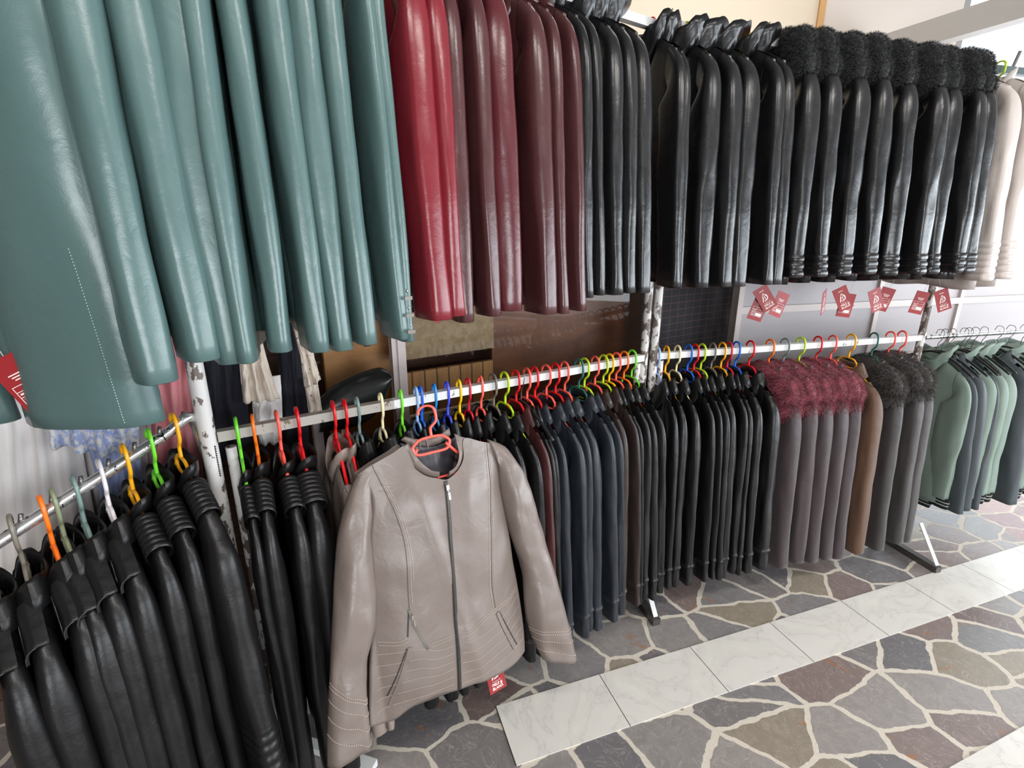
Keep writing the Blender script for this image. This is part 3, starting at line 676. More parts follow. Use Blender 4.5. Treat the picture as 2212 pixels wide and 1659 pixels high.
L2 = [(1420, 'pale blue', 'ljk'), (1440, 'amber', 'ljk'), (1464, 'cream', 'ljk'), (1488, 'blue', 'ljk'), (1502, 'red', 'ljk'), (1517, 'lime', 'ljk'), (1540, 'grey', 'ljk'), (1561, 'amber', 'ljk'), (1575, 'crimson', 'ljk'), (1592, 'blue', 'ljk'),
      (1622, 'red', 'ljk'), (1665, 'orange', 'lfurr'), (1697, 'slate green', 'lfurr'), (1731, 'lime', 'lfurr'), (1768, 'red', 'lfurr'), (1800, 'coral', 'lfurr'), (1840, 'amber', 'lcar'), (1889, 'dark green', 'lfurb'), (1925, 'coral', 'lfurb'), (1950, 'coral', 'lfurb')]
L3 = [(2032, 'wire', 'lgreen'), (2043, 'wire', 'lgrey'), (2058, 'wire', 'lgrey'), (2084, 'wire', 'lgreen'), (2094, 'wire', 'lgrey'), (2108, 'wire', 'lgreen'), (2127, 'wire', 'lgreen'), (2160, 'wire', 'lgrey'), (2185, 'wire', 'lgreen'), (2215, 'wire', 'lgreen')]
lower(1, L1, P1, D1, N1, ZL+.013); lower(2, L2, P2, D2, N2, ZL+.013); lower(3, L3, P3, D3, N3, ZL+.0125)
# slanted arm: from the post outwards
ARM = [('amber', 'lribq'), ('green', 'lrib'), ('amber', 'lrib'), ('white', 'lflap'), ('slate green', 'lflap'), ('olive', 'lflap'), ('orange', 'lflap'), ('grey', 'lflap'), ('grey', 'lflap')]
APX = [378, 325, 272, 220, 165, 120, 95, 30, -40]
S0 = P1+UP*ZA
for (hc, sty), px in zip(ARM, APX):
    s = line_t(S0, -AD, px, -1.2, .1); p = S0-AD*s
    yaw = rnd.uniform(-.05, .05); n = nth(hc, 0); nm, lab, cat = KIND[sty]
    hanger(hc, '%s %s plastic hanger down the slanted arm' % (n, hc), p+UP*.0125, AN, yaw)
    garment(sty, nm, '%s on the %s %s hanger of the slanted arm' % (lab, n, hc), cat, p+UP*(.0125-.118), AN, GRP[0], yaw=yaw, thin=1.0)
# upper rail: placed by the column of each sleeve's outer edge
U = [('arm', .33, 'tealx', 0), ('arm', .105, 'teal', 3), ('arm', .035, 'teal', 1), (1, 436, 'teal', 2), (1, 540, 'tealw', 4), (1, 604, 'teal', 5), (1, 662, 'teal', 0), (1, 722, 'teal', 2), (1, 777, 'teal', 1), (1, 848, 'teal', 3), (1, 882, 'teal', 5),
     (1, 949, 'wine', 1), (1, 1007, 'wine', 3), (1, 1047, 'maroon', 2), (1, 1084, 'maroon', 4), (1, 1142, 'burg', 5), (1, 1202, 'maroon', 0), (1, 1240, 'maroon', 1), (1, 1265, 'maroon', 3),
     (1, 1294, 'black', 2), (1, 1312, 'black', 4), (1, 1372, 'blackw', 1), (1, 1398, 'black', 3), (1, 1425, 'black', 0), (2, 1484, 'black', 1), (2, 1508, 'black', 5), (2, 1561, 'black', 2), (2, 1597, 'black', 3), (2, 1642, 'black', 4), (2, 1691, 'black', 1), (2, 1718, 'black', 0),
     (2, 1779, 'blackf', 3), (2, 1813, 'blackf', 1), (2, 1880, 'blackf', 4), (2, 1925, 'blackf', 0), (2, 1988, 'blackf', 5), (2, 2040, 'blackf', 2), (3, 2083, 'blackf', 1), (3, 2124, 'blackf', 3), (3, 2152, 'blackf', 0), (3, 2196, 'pale', 4), (3, 2250, 'pale', 2)]
UK = {'teal': ('leather_coat', 'teal leather coat', 'coat'), 'tealx': ('leather_coat', 'very wide teal leather coat', 'coat'), 'tealw': ('leather_coat', 'wide teal leather coat', 'coat'), 'burg': ('leather_jacket', 'glossy burgundy leather jacket', 'jacket'), 'maroon': ('leather_jacket', 'maroon leather jacket', 'jacket'),
      'wine': ('leather_jacket', 'wine red leather jacket', 'jacket'), 'black': ('leather_jacket', 'black jacket with turned-up collar', 'jacket'), 'blackw': ('leather_jacket', 'black jacket with wide flat sleeve', 'jacket'),
      'blackf': ('fur_collar_jacket', 'black jacket with fur collar', 'jacket'), 'pale': ('leather_coat', 'pale grey leather coat', 'coat')}
UH = {1312: 'yellow', 1372: 'blue', 1425: 'red', 1508: 'red', 1597: 'coral', 1691: 'yellow', 1718: 'coral', 1813: 'indigo'}
ub = {1: (P1, D1, N1), 2: (P2, D2, N2), 3: (P3, D3, N3)}
spots = []
for rail, px, sty, v in U:
    if rail == 'arm': p = P1+UP*(ZU+.11)+AD*px; nrm = AN
    else:
        p0, d, nrm = ub[rail]; half = .031; e = p0+nrm*(.238)+d*half+UP*1.80
        p = p0+d*line_t(e, d, px)+UP*(ZU+.013+(.08 if sty.startswith('teal') else 0))
    spots.append((rail, px, sty, v, p, nrm))
for i, (rail, px, sty, v, p, nrm) in enumerate(spots):
    q = [s[4] for s in spots if s[0] == rail]; g = sorted((p-o).length for o in q if o is not p)[:1] or [.07]
    yaw = rnd.uniform(-.16, .10)+(.62 if sty == 'tealx' else 0); nm, lab, cat = UK[sty]; n = nth(sty, 'u')
    hc = UH.get(px) or rnd.choice(['red', 'coral', 'yellow', 'blue', 'lime', 'orange'])
    where = 'slanted arm above' if rail == 'arm' else 'upper rail'
    hanger(hc, '%s hanger holding the %s %s of the %s' % (hc, n, lab.replace(' leather', ''), where), p, nrm, yaw, drop=.8)
    G_o = garment(sty, nm, '%s %s counted along the upper rail from the arm' % (n, lab), cat, p+UP*(-.062+rnd.uniform(-.008, .006)), nrm, 'coats and jackets on the upper rail', v=v, yaw=yaw, thin=max(.62, min(1.15, g[0]/.06)))
    if px == 882:                                    # metal buckles on the last teal sleeve
        for dz in (-.905, -.868, -.83):
            b = MB(); b.box((0, 0, 0), (.0025, .014, .004)); put('buckle', b.mesh('buckle', M_metal, False), G_o, (.212+.085*(-dz-.1)/.83, .004, dz))
    if px == 848:
        for dz in (-.90, -.862, -.824): put('snap_stud', stud_mesh(M_metal), G_o, (.195+.085*(-dz-.1)/.83, .030, dz), (0, 0, 2.2))
    if sty in ('tealx', 'tealw'):                     # stitched seam down the outer face
        from mathutils.bvhtree import BVHTree
        sl_ = [c for c in G_o.children if c.name.startswith('sleeve')][0]; bv = BVHTree.FromPolygons([v.co for v in sl_.data.vertices], [p_.vertices[:] for p_ in sl_.data.polygons])
        b = MB(); P_ = []
        for k in range(121):
            z = -.60-.318*k/120; h = bv.ray_cast(Vector((.21+.02*(k/120), -.3, z)), Vector((0, 1, 0)))[0]
            P_.append(h+Vector((0, -.0006, 0)) if h else None)
        for k in range(0, 120, 2):
            if P_[k] and P_[k+1]: b.tube([P_[k], P_[k+1]], .0007, 4)
        put('stitching', b.mesh('stitching', M_teal_thread), G_o)
# ------------------------------------------------------------------ taupe jacket hung on the outside of the rail, facing the room
HT = .545
JO = P1+D1*HT+N1*.165+UP*1.0
JDN = (N1*.165-UP*.63).normalized(); JX = D1; JZ = -JDN; JY = JZ.cross(JX)      # local x along the rail, z up the jacket, -y towards the room
JN = -JY
JM = Matrix((JX, JY, JZ)).transposed()
def jl(px, py):
    w = on_plane(px, py, JO, JN)-JO; return Vector((w.dot(JX), w.dot(JZ)))
def JP(pts, n=6): return [Vector((q.x, q.y)) for q in smooth_path([(*jl(*p), 0) for p in pts], n)]
def resample(pts, n):
    L = [0]
    for a, c in zip(pts, pts[1:]): L.append(L[-1]+(c-a).length)
    out = []; k = 0
    for i in range(n+1):
        t = L[-1]*i/n
        while k < len(L)-2 and L[k+1] < t: k += 1
        f = (t-L[k])/max(1e-9, L[k+1]-L[k]); out.append(pts[k].lerp(pts[k+1], f))
    return out
NK0, NK1 = jl(867, 950), jl(990, 942)
T_top = [(770, 1024), (800, 1002), (840, 978), (868, 962), (880, 1000), (905, 1022), (934, 1029), (946, 1031), (956, 1028), (975, 1012), (990, 985), (994, 946), (1030, 952), (1074, 961)]
T_left = [(770, 1024), (792, 1052), (801, 1090), (797, 1160), (802, 1262), (804, 1356), (800, 1450), (800, 1566)]
T_right = [(1074, 961), (1072, 1020), (1075, 1060), (1086, 1110), (1098, 1184), (1114, 1268), (1126, 1350), (1129, 1403)]
T_hem = [(800, 1566), (842, 1550), (882, 1510), (925, 1482), (973, 1466), (1033, 1447), (1090, 1428), (1129, 1403)]
cl, cr, cz0 = jl(800, 1200).x, jl(1096, 1200).x, 0
def jd(x, z):                                # how far the front bulges towards the room
    zc = jl(966, 1353); f = sm(.03, -.16, z); mid = (cl+cr)/2 + .02*z; half = (cr-cl)/2*1.02+.015
    u = max(-1, min(1, (x-mid)/half)); d = .052*(1-abs(u)**2.4)*(.35+.65*f)
    d += .008*nz(x*7, z*5, 3.1)*f + .0035*nz(x*20, z*14, 1.7)*f
    a = math.exp(-((x-mid+.05+.2*(z+.17))/.022)**2)*.006 + math.exp(-((x-mid-.085)/.02)**2)*.005*math.exp(-((z+.12)/.08)**2)
    return d+a*f+.01
def J3(q, e=0): return Vector((q.x, -(jd(q.x, q.y)+e), q.y))
hero = thing('leather_jacket', 'taupe zip-front jacket hanging flat in front of the black jackets', 'jacket', JO, JM.to_euler())
M_hero = leather('taupe_front_leather', srgb(120, 108, 102), .35, .25, .05, .5)
def coons(top, left, right, bot, nu, nv):
    T, B, Lf, Rt = resample(top, nu), resample(bot, nu), resample(left, nv), resample(right, nv); g = []
    for j in range(nv+1):
        v = j/nv; row = []; vt = (1-v)**2.2                    # the neckline curve fades out quickly going down
        for i in range(nu+1):
            u = i/nu; tb = T[i]*vt+B[i]*(1-vt) ; st = (T[0]+(T[-1]-T[0])*u)
            row.append(Lf[j]*(1-u)+Rt[j]*u + (T[i]-st)*vt + (B[i]-(B[0]+(B[-1]-B[0])*u))*v)
        g.append(row)
    return g
G = coons(JP(T_top), JP(T_left), JP(T_right), JP(T_hem), 84, 90)
b = MB(); rows = []
for r_ in G:
    f = [J3(q) for q in r_]; n_ = len(f)
    bk = [Vector((q.x, .012-.35*jd(q.x, q.y)*0+.02*0+.01, q.y)) for q in r_[::-1]]
    e0 = [Vector((r_[-1].x+.004, -.006, r_[-1].y))]; e1 = [Vector((r_[0].x-.004, -.006, r_[0].y))]
    rows.append(f+e0+bk+e1)
b.loft(rows, True, False, True); put('body', b.mesh('body', M_hero), hero)
# collar band: between the inner neckline and the outer seam
c_out = JP([(868, 962), (880, 1000), (905, 1022), (934, 1029)]); c_in = JP([(878, 955), (893, 988), (915, 1010), (932, 1013)])
d_out = JP([(954, 1027), (975, 1012), (990, 985), (994, 946)]); d_in = JP([(953, 1012), (968, 1002), (979, 978), (978, 936)])
def band(o_, i_, nm, flip, mat=M_hero):
    A, C = resample(o_, 24), resample(i_, 24); rows = []
    for k, (p, q) in enumerate(zip(A, C)):
        back = (k/24 if flip else 1-k/24); dp = jd(p.x, p.y)*.8; e = .018-.030*back**1.5
        rows.append([Vector((p.x, -(dp+.002), p.y)), Vector((p.x, -(dp+.005), p.y)).lerp(Vector((q.x, -(dp+e+.006), q.y)), .5)+Vector((0, -.003, 0)), Vector((q.x, -(dp+e+.003), q.y)), Vector((q.x, -(dp+e-.001), q.y)), Vector((p.x, -(dp-.003), p.y))])
    m = MB(); m.loft(rows, True, True, True); put(nm, m.mesh(nm, mat, angle=50), hero)
band(c_out, c_in, 'collar', False); band(d_out, d_in, 'collar', True)
bo = resample(JP([(872, 952), (905, 968), (945, 966), (980, 940)]), 20); bi = resample(JP([(880, 944), (908, 950), (945, 946), (976, 926)]), 20)
m = MB(); m.loft([[Vector((p.x, .020, p.y)), Vector((q.x, .017, q.y)), Vector((q.x, .022, q.y)), Vector((p.x, .026, p.y))] for p, q in zip(bo, bi)], True, True, True); put('back_collar', m.mesh('back_collar', M_hero), hero)
M_lin = plain('dark_satin_lining', srgb(58, 56, 62), .38, noise_amt=.2, scale=18)
ln = coons(JP([(868, 958), (905, 966), (945, 964), (990, 944)]), JP([(868, 958), (890, 1010), (930, 1050)]), JP([(990, 944), (985, 1010), (962, 1050)]), JP([(930, 1050), (946, 1054), (962, 1050)]), 30, 24)
m = MB(); m.loft([[Vector((q.x, .018-.010*math.sin(math.pi*i/30)-.006*nz(q.x*40, q.y*22, 2), q.y)) for i, q in enumerate(r_)] for r_ in ln], False); lo = put('lining', m.mesh('lining', M_lin), hero); lo['label'] = 'dark satin lining'
m = MB(); c0 = jl(918, 958); m.tube(smooth_path([(c0.x-.012, .012, c0.y-.014), (c0.x-.012, .006, c0.y+.004), (c0.x-.004, .004, c0.y+.014), (c0.x+.006, .004, c0.y+.008), (c0.x+.010, .008, c0.y-.014)], 5), .0026, 8); put('hanging_loop', m.mesh('hanging_loop', M_hero), hero)
# sleeves
def hsleeve(outer, inner, cuffz, name):
    A, C = resample(JP(outer), 54), resample(JP(inner), 54); rows = []; n = 24
    for k, (p, q) in enumerate(zip(A, C)):
        f = k/54; c = (p+q)/2; h = (q-p)/2; dep = min(.05, h.length*.85)*(.55+.45*sm(0, .2, f))*(1-.25*sm(.75, 1, f)); ring = []
        for a in range(n):
            an = 2*math.pi*a/n; ca, sa = math.cos(an), math.sin(an); w = .006*nz(ca*1.5, sa*1.5+c.x*9, c.y*7)*sm(.06, .3, f)+.0025*nz(ca*2, sa*2, c.y*22)
            xy = c+h*(abs(ca)**.85*math.copysign(1, ca)); ring.append(Vector((xy.x, -.006-(dep*abs(sa)**.85*math.copysign(1, sa)*(1 if sa > 0 else .4)+w*2)-.012*sm(.1, .5, f), xy.y)))
        rows.append(ring)
    e = rows[-1]; cc = sum(e, Vector())/len(e)
    rows += [[cc+(q-cc)*.93+Vector((0, 0, .0)) for q in e], [cc+(q-cc)*.88+Vector((0, 0, .03)) for q in e]]
    m = MB(); m.loft(rows, True, True, True); o = put('sleeve', m.mesh('sleeve', M_hero), hero); return o, rows
sl, slr = hsleeve([(805, 998), (776, 1018), (752, 1065), (732, 1130), (722, 1200), (715, 1300), (708, 1450), (703, 1600), (703, 1645)], [(800, 1040), (799, 1070), (802, 1110), (797, 1160), (806, 1262), (804, 1340), (787, 1420), (788, 1500), (797, 1592)], 0, 'l')
sr, srr = hsleeve([(1050, 948), (1085, 962), (1104, 988), (1127, 1028), (1154, 1120), (1188, 1235), (1222, 1353), (1235, 1416)], [(1071, 1010), (1073, 1045), (1086, 1110), (1102, 1170), (1122, 1230), (1128, 1316), (1146, 1380), (1164, 1418)], 0, 'r')
# stitching, seams, zip, pockets
M_thread = plain('pale_thread', srgb(206, 190, 178), .7); M_seam = plain('dark_seam_thread', srgb(92, 78, 72), .7)  # seam lines in a thread darker than the leather
M_zip = plain('gunmetal_zip', srgb(112, 108, 102), .3, .9); M_tape = plain('dark_zip_tape', srgb(48, 44, 44), .6)
def line_on(m, pts, r, dash=None, e=.0012, n=5):
    Q = resample(JP(pts), 140 if dash else 44)
    if dash:
        for k in range(0, len(Q)-1, 2): m.tube([J3(Q[k], e), J3(Q[k+1], e)], r, 4)
    else: m.tube([J3(q, e) for q in Q], r, n)
m = MB()
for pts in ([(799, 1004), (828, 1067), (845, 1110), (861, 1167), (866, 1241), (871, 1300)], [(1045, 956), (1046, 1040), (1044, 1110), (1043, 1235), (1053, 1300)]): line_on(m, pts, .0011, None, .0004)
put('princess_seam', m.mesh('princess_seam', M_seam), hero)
m = MB()
for pts in ([(804, 1003), (834, 1067), (851, 1110), (867, 1167), (872, 1241), (877, 1290)], [(808, 1002), (838, 1067), (856, 1110), (871, 1167), (877, 1241)], [(1050, 957), (1051, 1040), (1049, 1110), (1048, 1235)], [(1041, 955), (1041, 1040), (1039, 1110), (1038, 1235), (1047, 1300)],
            [(812, 1381), (850, 1374), (866, 1363)], [(814, 1388), (850, 1381), (870, 1368)], [(914, 1371), (938, 1360), (960, 1350)], [(914, 1378), (938, 1366), (960, 1356)],
            [(974, 1348), (1000, 1338), (1026, 1316), (1060, 1298), (1090, 1284), (1110, 1264)], [(974, 1354), (1000, 1344), (1026, 1322), (1060, 1304), (1090, 1290), (1112, 1271)]): line_on(m, pts, .0009, True)
for k in range(6):
    dy = 26*k; l0 = (811, 1410+dy*.98); c0_ = (966, 1381+dy*.58) 
    line_on(m, [l0, (845, 1398+dy*.96-k*2), (890, 1384+dy*.80), (925, 1385+dy*.66), (960, 1372+dy*.62)], .0009, True)
for k in range(5):
    dy = 22*k; line_on(m, [(977, 1366+dy*.98), (1010, 1358+dy*.95), (1050, 1336+dy*.95), (1085, 1312+dy), (1112+k*3, 1285+dy*1.02)], .0009, True)
put('stitching', m.mesh('stitching', M_thread), hero)
def ring_stitch(o, rows, ks, bow=0):
    for kk in ks:
        m = MB(); P = []
        for a in range(0, 13):
            k = max(0, min(53.9, kk - bow*math.cos(2*math.pi*a/24))); i = int(k); f = k-i; P.append(rows[i][a].lerp(rows[i+1][a], f)+Vector((0, -.0012, 0)))
        Q = smooth_path(P, 6)
        for q in range(0, len(Q)-1, 2): m.tube([Q[q], Q[q+1]], .0009, 4)
        put('cuff_stitching', m.mesh('cuff_stitching', M_thread), o)
ring_stitch(sl, slr, (42, 42.7, 45, 48, 51), -2.5); ring_stitch(sr, srr, (45, 45.8, 48, 51.3), 1.5)
Z = [(947, 1033), (951, 1107), (953, 1167), (961, 1285), (966, 1353), (972, 1466)]
m = MB(); zq = resample(JP(Z), 60); m.loft([[J3(q, .0006)+Vector((s*.0062, 0, 0)) for s in (-1, 1)] for q in zq], False); tp = put('zip', m.mesh('zip', M_tape), hero)
m = MB(); zq = resample(JP(Z), 150)
for q in zq[2:-1]: p = J3(q, .0026); m.box(p, (.0030, .0012, .0012))
put('zip_teeth', m.mesh('zip_teeth', M_zip, False), tp)
M_pull = plain('silver_pull', srgb(214, 212, 208), .2, 1)
m = MB(); p = J3(jl(949, 1046), .005); m.box(p, (.004, .003, .007)); m.tube(smooth_path([p+Vector((-.002, -.003, -.004)), p+Vector((0, -.004, -.012)), p+Vector((.002, -.003, -.004))], 4), .001, 6); m.box(p+Vector((.001, -.003, -.024)), (.0032, .0009, .0105)); put('zip_pull', m.mesh('zip_pull', M_pull, False), tp)
def strip_on(name, pts, w, e, mat, parent=hero):
    m = MB(); Q = resample(JP(pts), 26); rows = []
    for k, q in enumerate(Q):
        t = (Q[min(k+1, 26)]-Q[max(k-1, 0)]).normalized(); s = Vector((t.y, -t.x))*w/2
        rows.append([J3(q-s, 0), J3(q-s, e), J3(q+s, e), J3(q+s, 0)])
    m.loft(rows, True, True, True); return put(name, m.mesh(name, mat, angle=40), parent)
pz = strip_on('pocket_zip', [(870, 1303), (882, 1336), (908, 1383)], .007, .0025, M_zip); strip_on('pocket_opening', [(870, 1303), (869, 1330), (868, 1361)], .004, .001, M_tape, pz)
m = MB(); p = J3(jl(876, 1318), .005); m.box(p, (.003, .0025, .006)); m.box(p+Vector((.003, -.001, -.016)), (.0025, .001, .009)); put('zip_pull', m.mesh('zip_pull', M_pull, False), pz)
w1 = strip_on('welt_pocket', [(873, 1382), (858, 1445), (838, 1516)], .011, .003, M_hero); strip_on('pocket_slit', [(866, 1386), (850, 1440), (832, 1496)], .0022, .0022, M_tape, w1)
w2 = strip_on('welt_pocket', [(1058, 1310), (1076, 1348), (1100, 1390)], .012, .003, M_hero); strip_on('pocket_slit', [(1064, 1310), (1084, 1346), (1107, 1384)], .0026, .0022, M_tape, w2)
# its coral hanger, hooked below the rail
hq = JM.to_euler(); HO = JO+JX*(jl(925, 945).x)+JZ*(jl(925, 945).y+.087)+JN*.016
hg = hanger('coral', 'coral plastic hanger in the neck of the taupe zip-front jacket', HO, N1, bar=True); hg.rotation_euler = hq; hg.scale = (1.1, 1, .98)
for c in hg.children:
    if c.name.startswith('shoulder_arm'): c.scale.x = .8
    if c.name.startswith('hook'): c.scale = (.95, 1, .8); c.location.z = -.016; c.rotation_euler.z = 0
# ------------------------------------------------------------------ price tags
M_tag = plain('dark_red_card', srgb(150, 36, 40), .45, noise_amt=.03); M_white = plain('white_print', srgb(240, 226, 222), .6)
TXT = {}
def text_mesh(s, size, bold=0):
    k = (s, size)
    if k not in TXT:
        c = bpy.data.curves.new('t', 'FONT'); c.body = s; c.size = size; c.align_x = 'CENTER'; c.align_y = 'CENTER'; c.extrude = .0001; c.offset = bold
        o = bpy.data.objects.new('t', c); COL.objects.link(o); bpy.context.view_layer.update()
        me = bpy.data.meshes.new_from_object(o.evaluated_get(bpy.context.evaluated_depsgraph_get())); bpy.data.objects.remove(o); bpy.data.curves.remove(c)
        me.name = 'lettering'; me.materials.clear(); me.materials.append(M_white); TXT[k] = me
    return TXT[k]
TW, TH = .048, .082
b = MB(); b.box((0, 0, -TH/2), (TW/2, .0005, TH/2)); ME_card = b.mesh('card', M_tag, False)
def poly(b, pts, y): b.face(*[b.vert((x, y, z)) for x, z in pts])
e = MB()
for pts in ([(-.004, .014), (-.0055, .010), (-.0125, -.009), (-.010, -.0105), (-.0035, .004)], [(.004, .013), (.008, .010), (.010, .002), (.0075, -.006), (.0045, -.004), (.0065, .002), (.003, .008)], [(-.006, -.010), (-.006, -.007), (.0065, -.0045), (.0065, -.0075)], [(-.0012, .008), (.0014, .0085), (.0014, -.004), (-.0012, -.0045)]):
    poly(e, pts, 0)
e.loft([[Vector((r_*math.cos(a), 0, .0145+r_*math.sin(a))) for a in [2*math.pi*i/16 for i in range(16)]] for r_ in (.0036, .0018)], True)
ME_emb = e.mesh('emblem', M_white, False)
g = MB()
for z in (0, -.0075, -.015, -.0225, -.030): g.box((0, 0, z), (.018, .0001, .0004))
for x in (-.018, -.005, .018): g.box((x, 0, -.015), (.0004, .0001, .015))
for z in (-.011, -.0185, -.0265): g.box((-.0115, 0, z), (.004, .0001, .0011))
for k, z in enumerate((.014, .0105, .007)): g.box((0, 0, z), (.012-.002*k, .0001, .0007))
ME_grid = g.mesh('size_table', M_white, False)
s_ = MB(); s_.box((.006, 0, -.0235), (.0095, .0004, .0048)); ME_stick = s_.mesh('price_sticker', plain('white_sticker', srgb(246, 244, 240), .5), False)
sg = MB(); sg.tube(smooth_path([(0, 0, -.004), (.003, .002, .03), (0, .004, .075)], 5), .0005, 5); ME_str = sg.mesh('string', plain('tag_string', srgb(200, 190, 180), .8))
def price_tag(loc, face, roll, label, back=False, pitch=0, s=1.0, grp='red price tags'):
    s *= 1.2
    o = thing('price_tag', label, 'price tag', loc, (0, 0, 0), grp)
    f = Vector(face).normalized(); z = UP; x = f.cross(z)*-1; x.normalize()
    m = Matrix((x, -f, z)).transposed() @ Matrix.Rotation(roll, 3, 'Y') @ Matrix.Rotation(pitch, 3, 'X'); o.rotation_euler = m.to_euler(); o.scale = (s, s, s)
    c = put('card', ME_card, o); put('string', ME_str, o)
    if back: put('size_table', ME_grid, c, (0, -.0008, -.038)); put('price_sticker', ME_stick, c, (0, -.001, -.038))
    else:
        put('emblem', ME_emb, c, (0, -.0009, -.040))
        for s_, sz, zz, bo in (('ARAD', .0060, -.014, .0001), ('Produse din', .0048, -.0555, 0), ('PIELE și', .0088, -.063, .00022), ('BLANĂ', .0095, -.0725, .00022)):
            t = put('lettering', text_mesh(s_, sz, bo), c, (0, -.0009, zz), (math.pi/2, 0, 0))
    return o
def at_hem(px, py, rail, out=.17):
    p0, d, nrm = {1: (P1, D1, N1), 2: (P2, D2, N2), 3: (P3, D3, N3)}[rail]; return on_plane(px, py, p0+nrm*out, nrm)
for k, (px, py, rail, roll, back, yaw, lab) in enumerate([
    (1640, 622, 2, -.62, False, 0, 'red price tag with emblem tilted, first below the black jackets beside the plaid cloth'), (1650, 640, 2, .28, True, 0, 'red price tag with white sticker and table, second below the black jackets'),
    (1695, 632, 2, .35, True, .3, 'red price tag with glossy corner, third below the black jackets'), (1782, 628, 2, -.28, False, .9, 'narrow red price tag turned edgewise below the black jackets'),
    (1812, 622, 2, -.5, False, 0, 'red price tag with emblem beside the edgewise one'), (1835, 634, 2, .12, True, 0, 'red price tag with white sticker between two emblem tags'), (1888, 625, 2, -.42, False, .2, 'tilted red price tag with emblem near the panel seam'),
    (1922, 622, 2, .25, True, 0, 'dull red price tag hanging from the fur collar jackets past the panel seam'), (1996, 630, 3, .2, True, 0, 'dark red price tag close before the far post'), (2032, 626, 3, -.4, False, 0, 'dark red price tag just behind the far post')]):
    nn = N2; f = (Matrix.Rotation(-.35+yaw, 3, 'Z') @ nn); price_tag(at_hem(px, py, rail, .12), f, roll, lab, back)
for k, (px, py, roll, lab) in enumerate([(925, 618, -.5, 'dark red price tag peeping below the first wine red jacket'), (962, 622, .5, 'dark red price tag tip between the two wine red jackets'), (1012, 600, .35, 'dark red price tag tip below the second wine red jacket'),
    (1180, 606, -.6, 'dark red price tag tip below the maroon jackets'), (1268, 590, .5, 'dark red price tag corner between maroon and black jackets'), (690, 612, .5, 'dark price tag under the teal coats near the door leaf'), (832, 612, -.45, 'dark red emblem price tag between the teal coats')]):
    price_tag(at_hem(px, py, 1, .08), Matrix.Rotation(-.3, 3, 'Z') @ N1, roll, lab, k in (2, 4))
price_tag(on_plane(6, 770, (0, .875, 0), (0, -1, 0)), Vector((.25, -1, 0)), -.45, 'large red price tag behind the wide teal coat at the picture edge', True, s=1.2)
price_tag(on_plane(1062, 1424, JO-JN*.012, JN), JN, -.05, 'red emblem price tag below the hem of the taupe jacket', False, -.1)
# ------------------------------------------------------------------ light garments hanging behind the racks by the slanted arm
def hung(name, label, cat, mat, off, left, right, folds=5, amp=.012, T=.02, seed=0, nv=40, grp=None, parts=()):
    """a garment from its two side edges (photo points), standing on a plane behind the rack, with folds and thickness"""
    pl, nn = P1+BK*off, N1
    W = lambda p: on_plane(p[0], p[1], pl, nn)
    Lp = smooth_path([W(p) for p in left], 8); Rp = smooth_path([W(p) for p in right], 8)
    def rs(P, n):
        L = [0]
        for a, c in zip(P, P[1:]): L.append(L[-1]+(c-a).length)
        out = []
        for i in range(n+1):
            t = L[-1]*i/n; k = max(q for q in range(len(L)-1) if L[q] <= t+1e-9); f = (t-L[k])/max(1e-9, L[k+1]-L[k]); out.append(P[k].lerp(P[k+1], min(1, f)))
        return out
    A, C = rs(Lp, nv), rs(Rp, nv); nu = 36; o0 = (A[0]+C[0])/2
    r = thing(name, label, cat, o0, (0, 0, 0), grp); rows = []
    for j in range(nv+1):
        v = j/nv; f = []; bk = []
        for i in range(nu+1):
            u = i/nu; p = A[j].lerp(C[j], u)-o0
            w = amp*(.3+.7*v)*math.sin(folds*2*math.pi*u+2*nz(u*2, v*1.5, seed))+amp*.8*nz(u*5, v*5, seed)+.6*amp*nz(u*12, v*9, seed+4)
            e = T*max(0, 1-abs(2*u-1)**3)**.5; hz = .008*nz(u*6, 3, seed)*(1 if j == nv else 0)
            f.append(p+nn*(e+w)+UP*hz); bk.append(p+nn*(-e*.5+w*.3)+UP*hz)
        rows.append(f+bk[::-1])
    b = MB(); b.loft(rows, True, True, True); put('fabric', b.mesh('fabric', mat), r); return r
M_wh = cloth('white_cotton', srgb(226, 220, 218), rough=.9); M_lace = cloth('blue_white_lace', srgb(160, 176, 218), srgb(216, 212, 210), scale=75); M_pink = cloth('pink_satin', srgb(206, 130, 134), rough=.55)
M_pale = cloth('pale_pink_cotton', srgb(226, 200, 204)); M_nv = cloth('black_cotton', srgb(30, 30, 38)); M_flo = cloth('floral_beige_cotton', srgb(206, 192, 178), srgb(70, 60, 60), spots=.12, scale=55)
M_bei = cloth('beige_cotton', srgb(200, 186, 172)); M_plaid = None
G_ = 'light garments behind the slanted arm'
hung('white_dress', 'long white gathered dress hanging behind the slanted arm', 'dress', M_wh, .22, [(-150, 560), (-180, 800), (-210, 1250)], [(120, 560), (165, 900), (235, 1250)], 7, .016, .03, 1, grp=G_)
hung('white_blouse', 'white blouse hanging between the white dress and pink dress', 'blouse', M_wh, .26, [(80, 700), (90, 880), (120, 1180)], [(300, 700), (312, 880), (330, 1120)], 5, .012, .02, 2, grp=G_)
hung('lace_blouse', 'blue and white ruffled lace blouse in front of the white ones', 'blouse', M_lace, .16, [(110, 800), (98, 880), (108, 960)], [(290, 800), (300, 900), (300, 985)], 4, .022, .02, 3, grp=G_)
hung('blue_skirt', 'pale blue skirt hanging below the ruffled lace blouse', 'skirt', cloth('pale_blue_cotton', srgb(168, 180, 220)), .20, [(180, 940), (205, 1020), (225, 1130)], [(300, 930), (305, 1010), (312, 1090)], 4, .012, .015, 4, grp=G_)
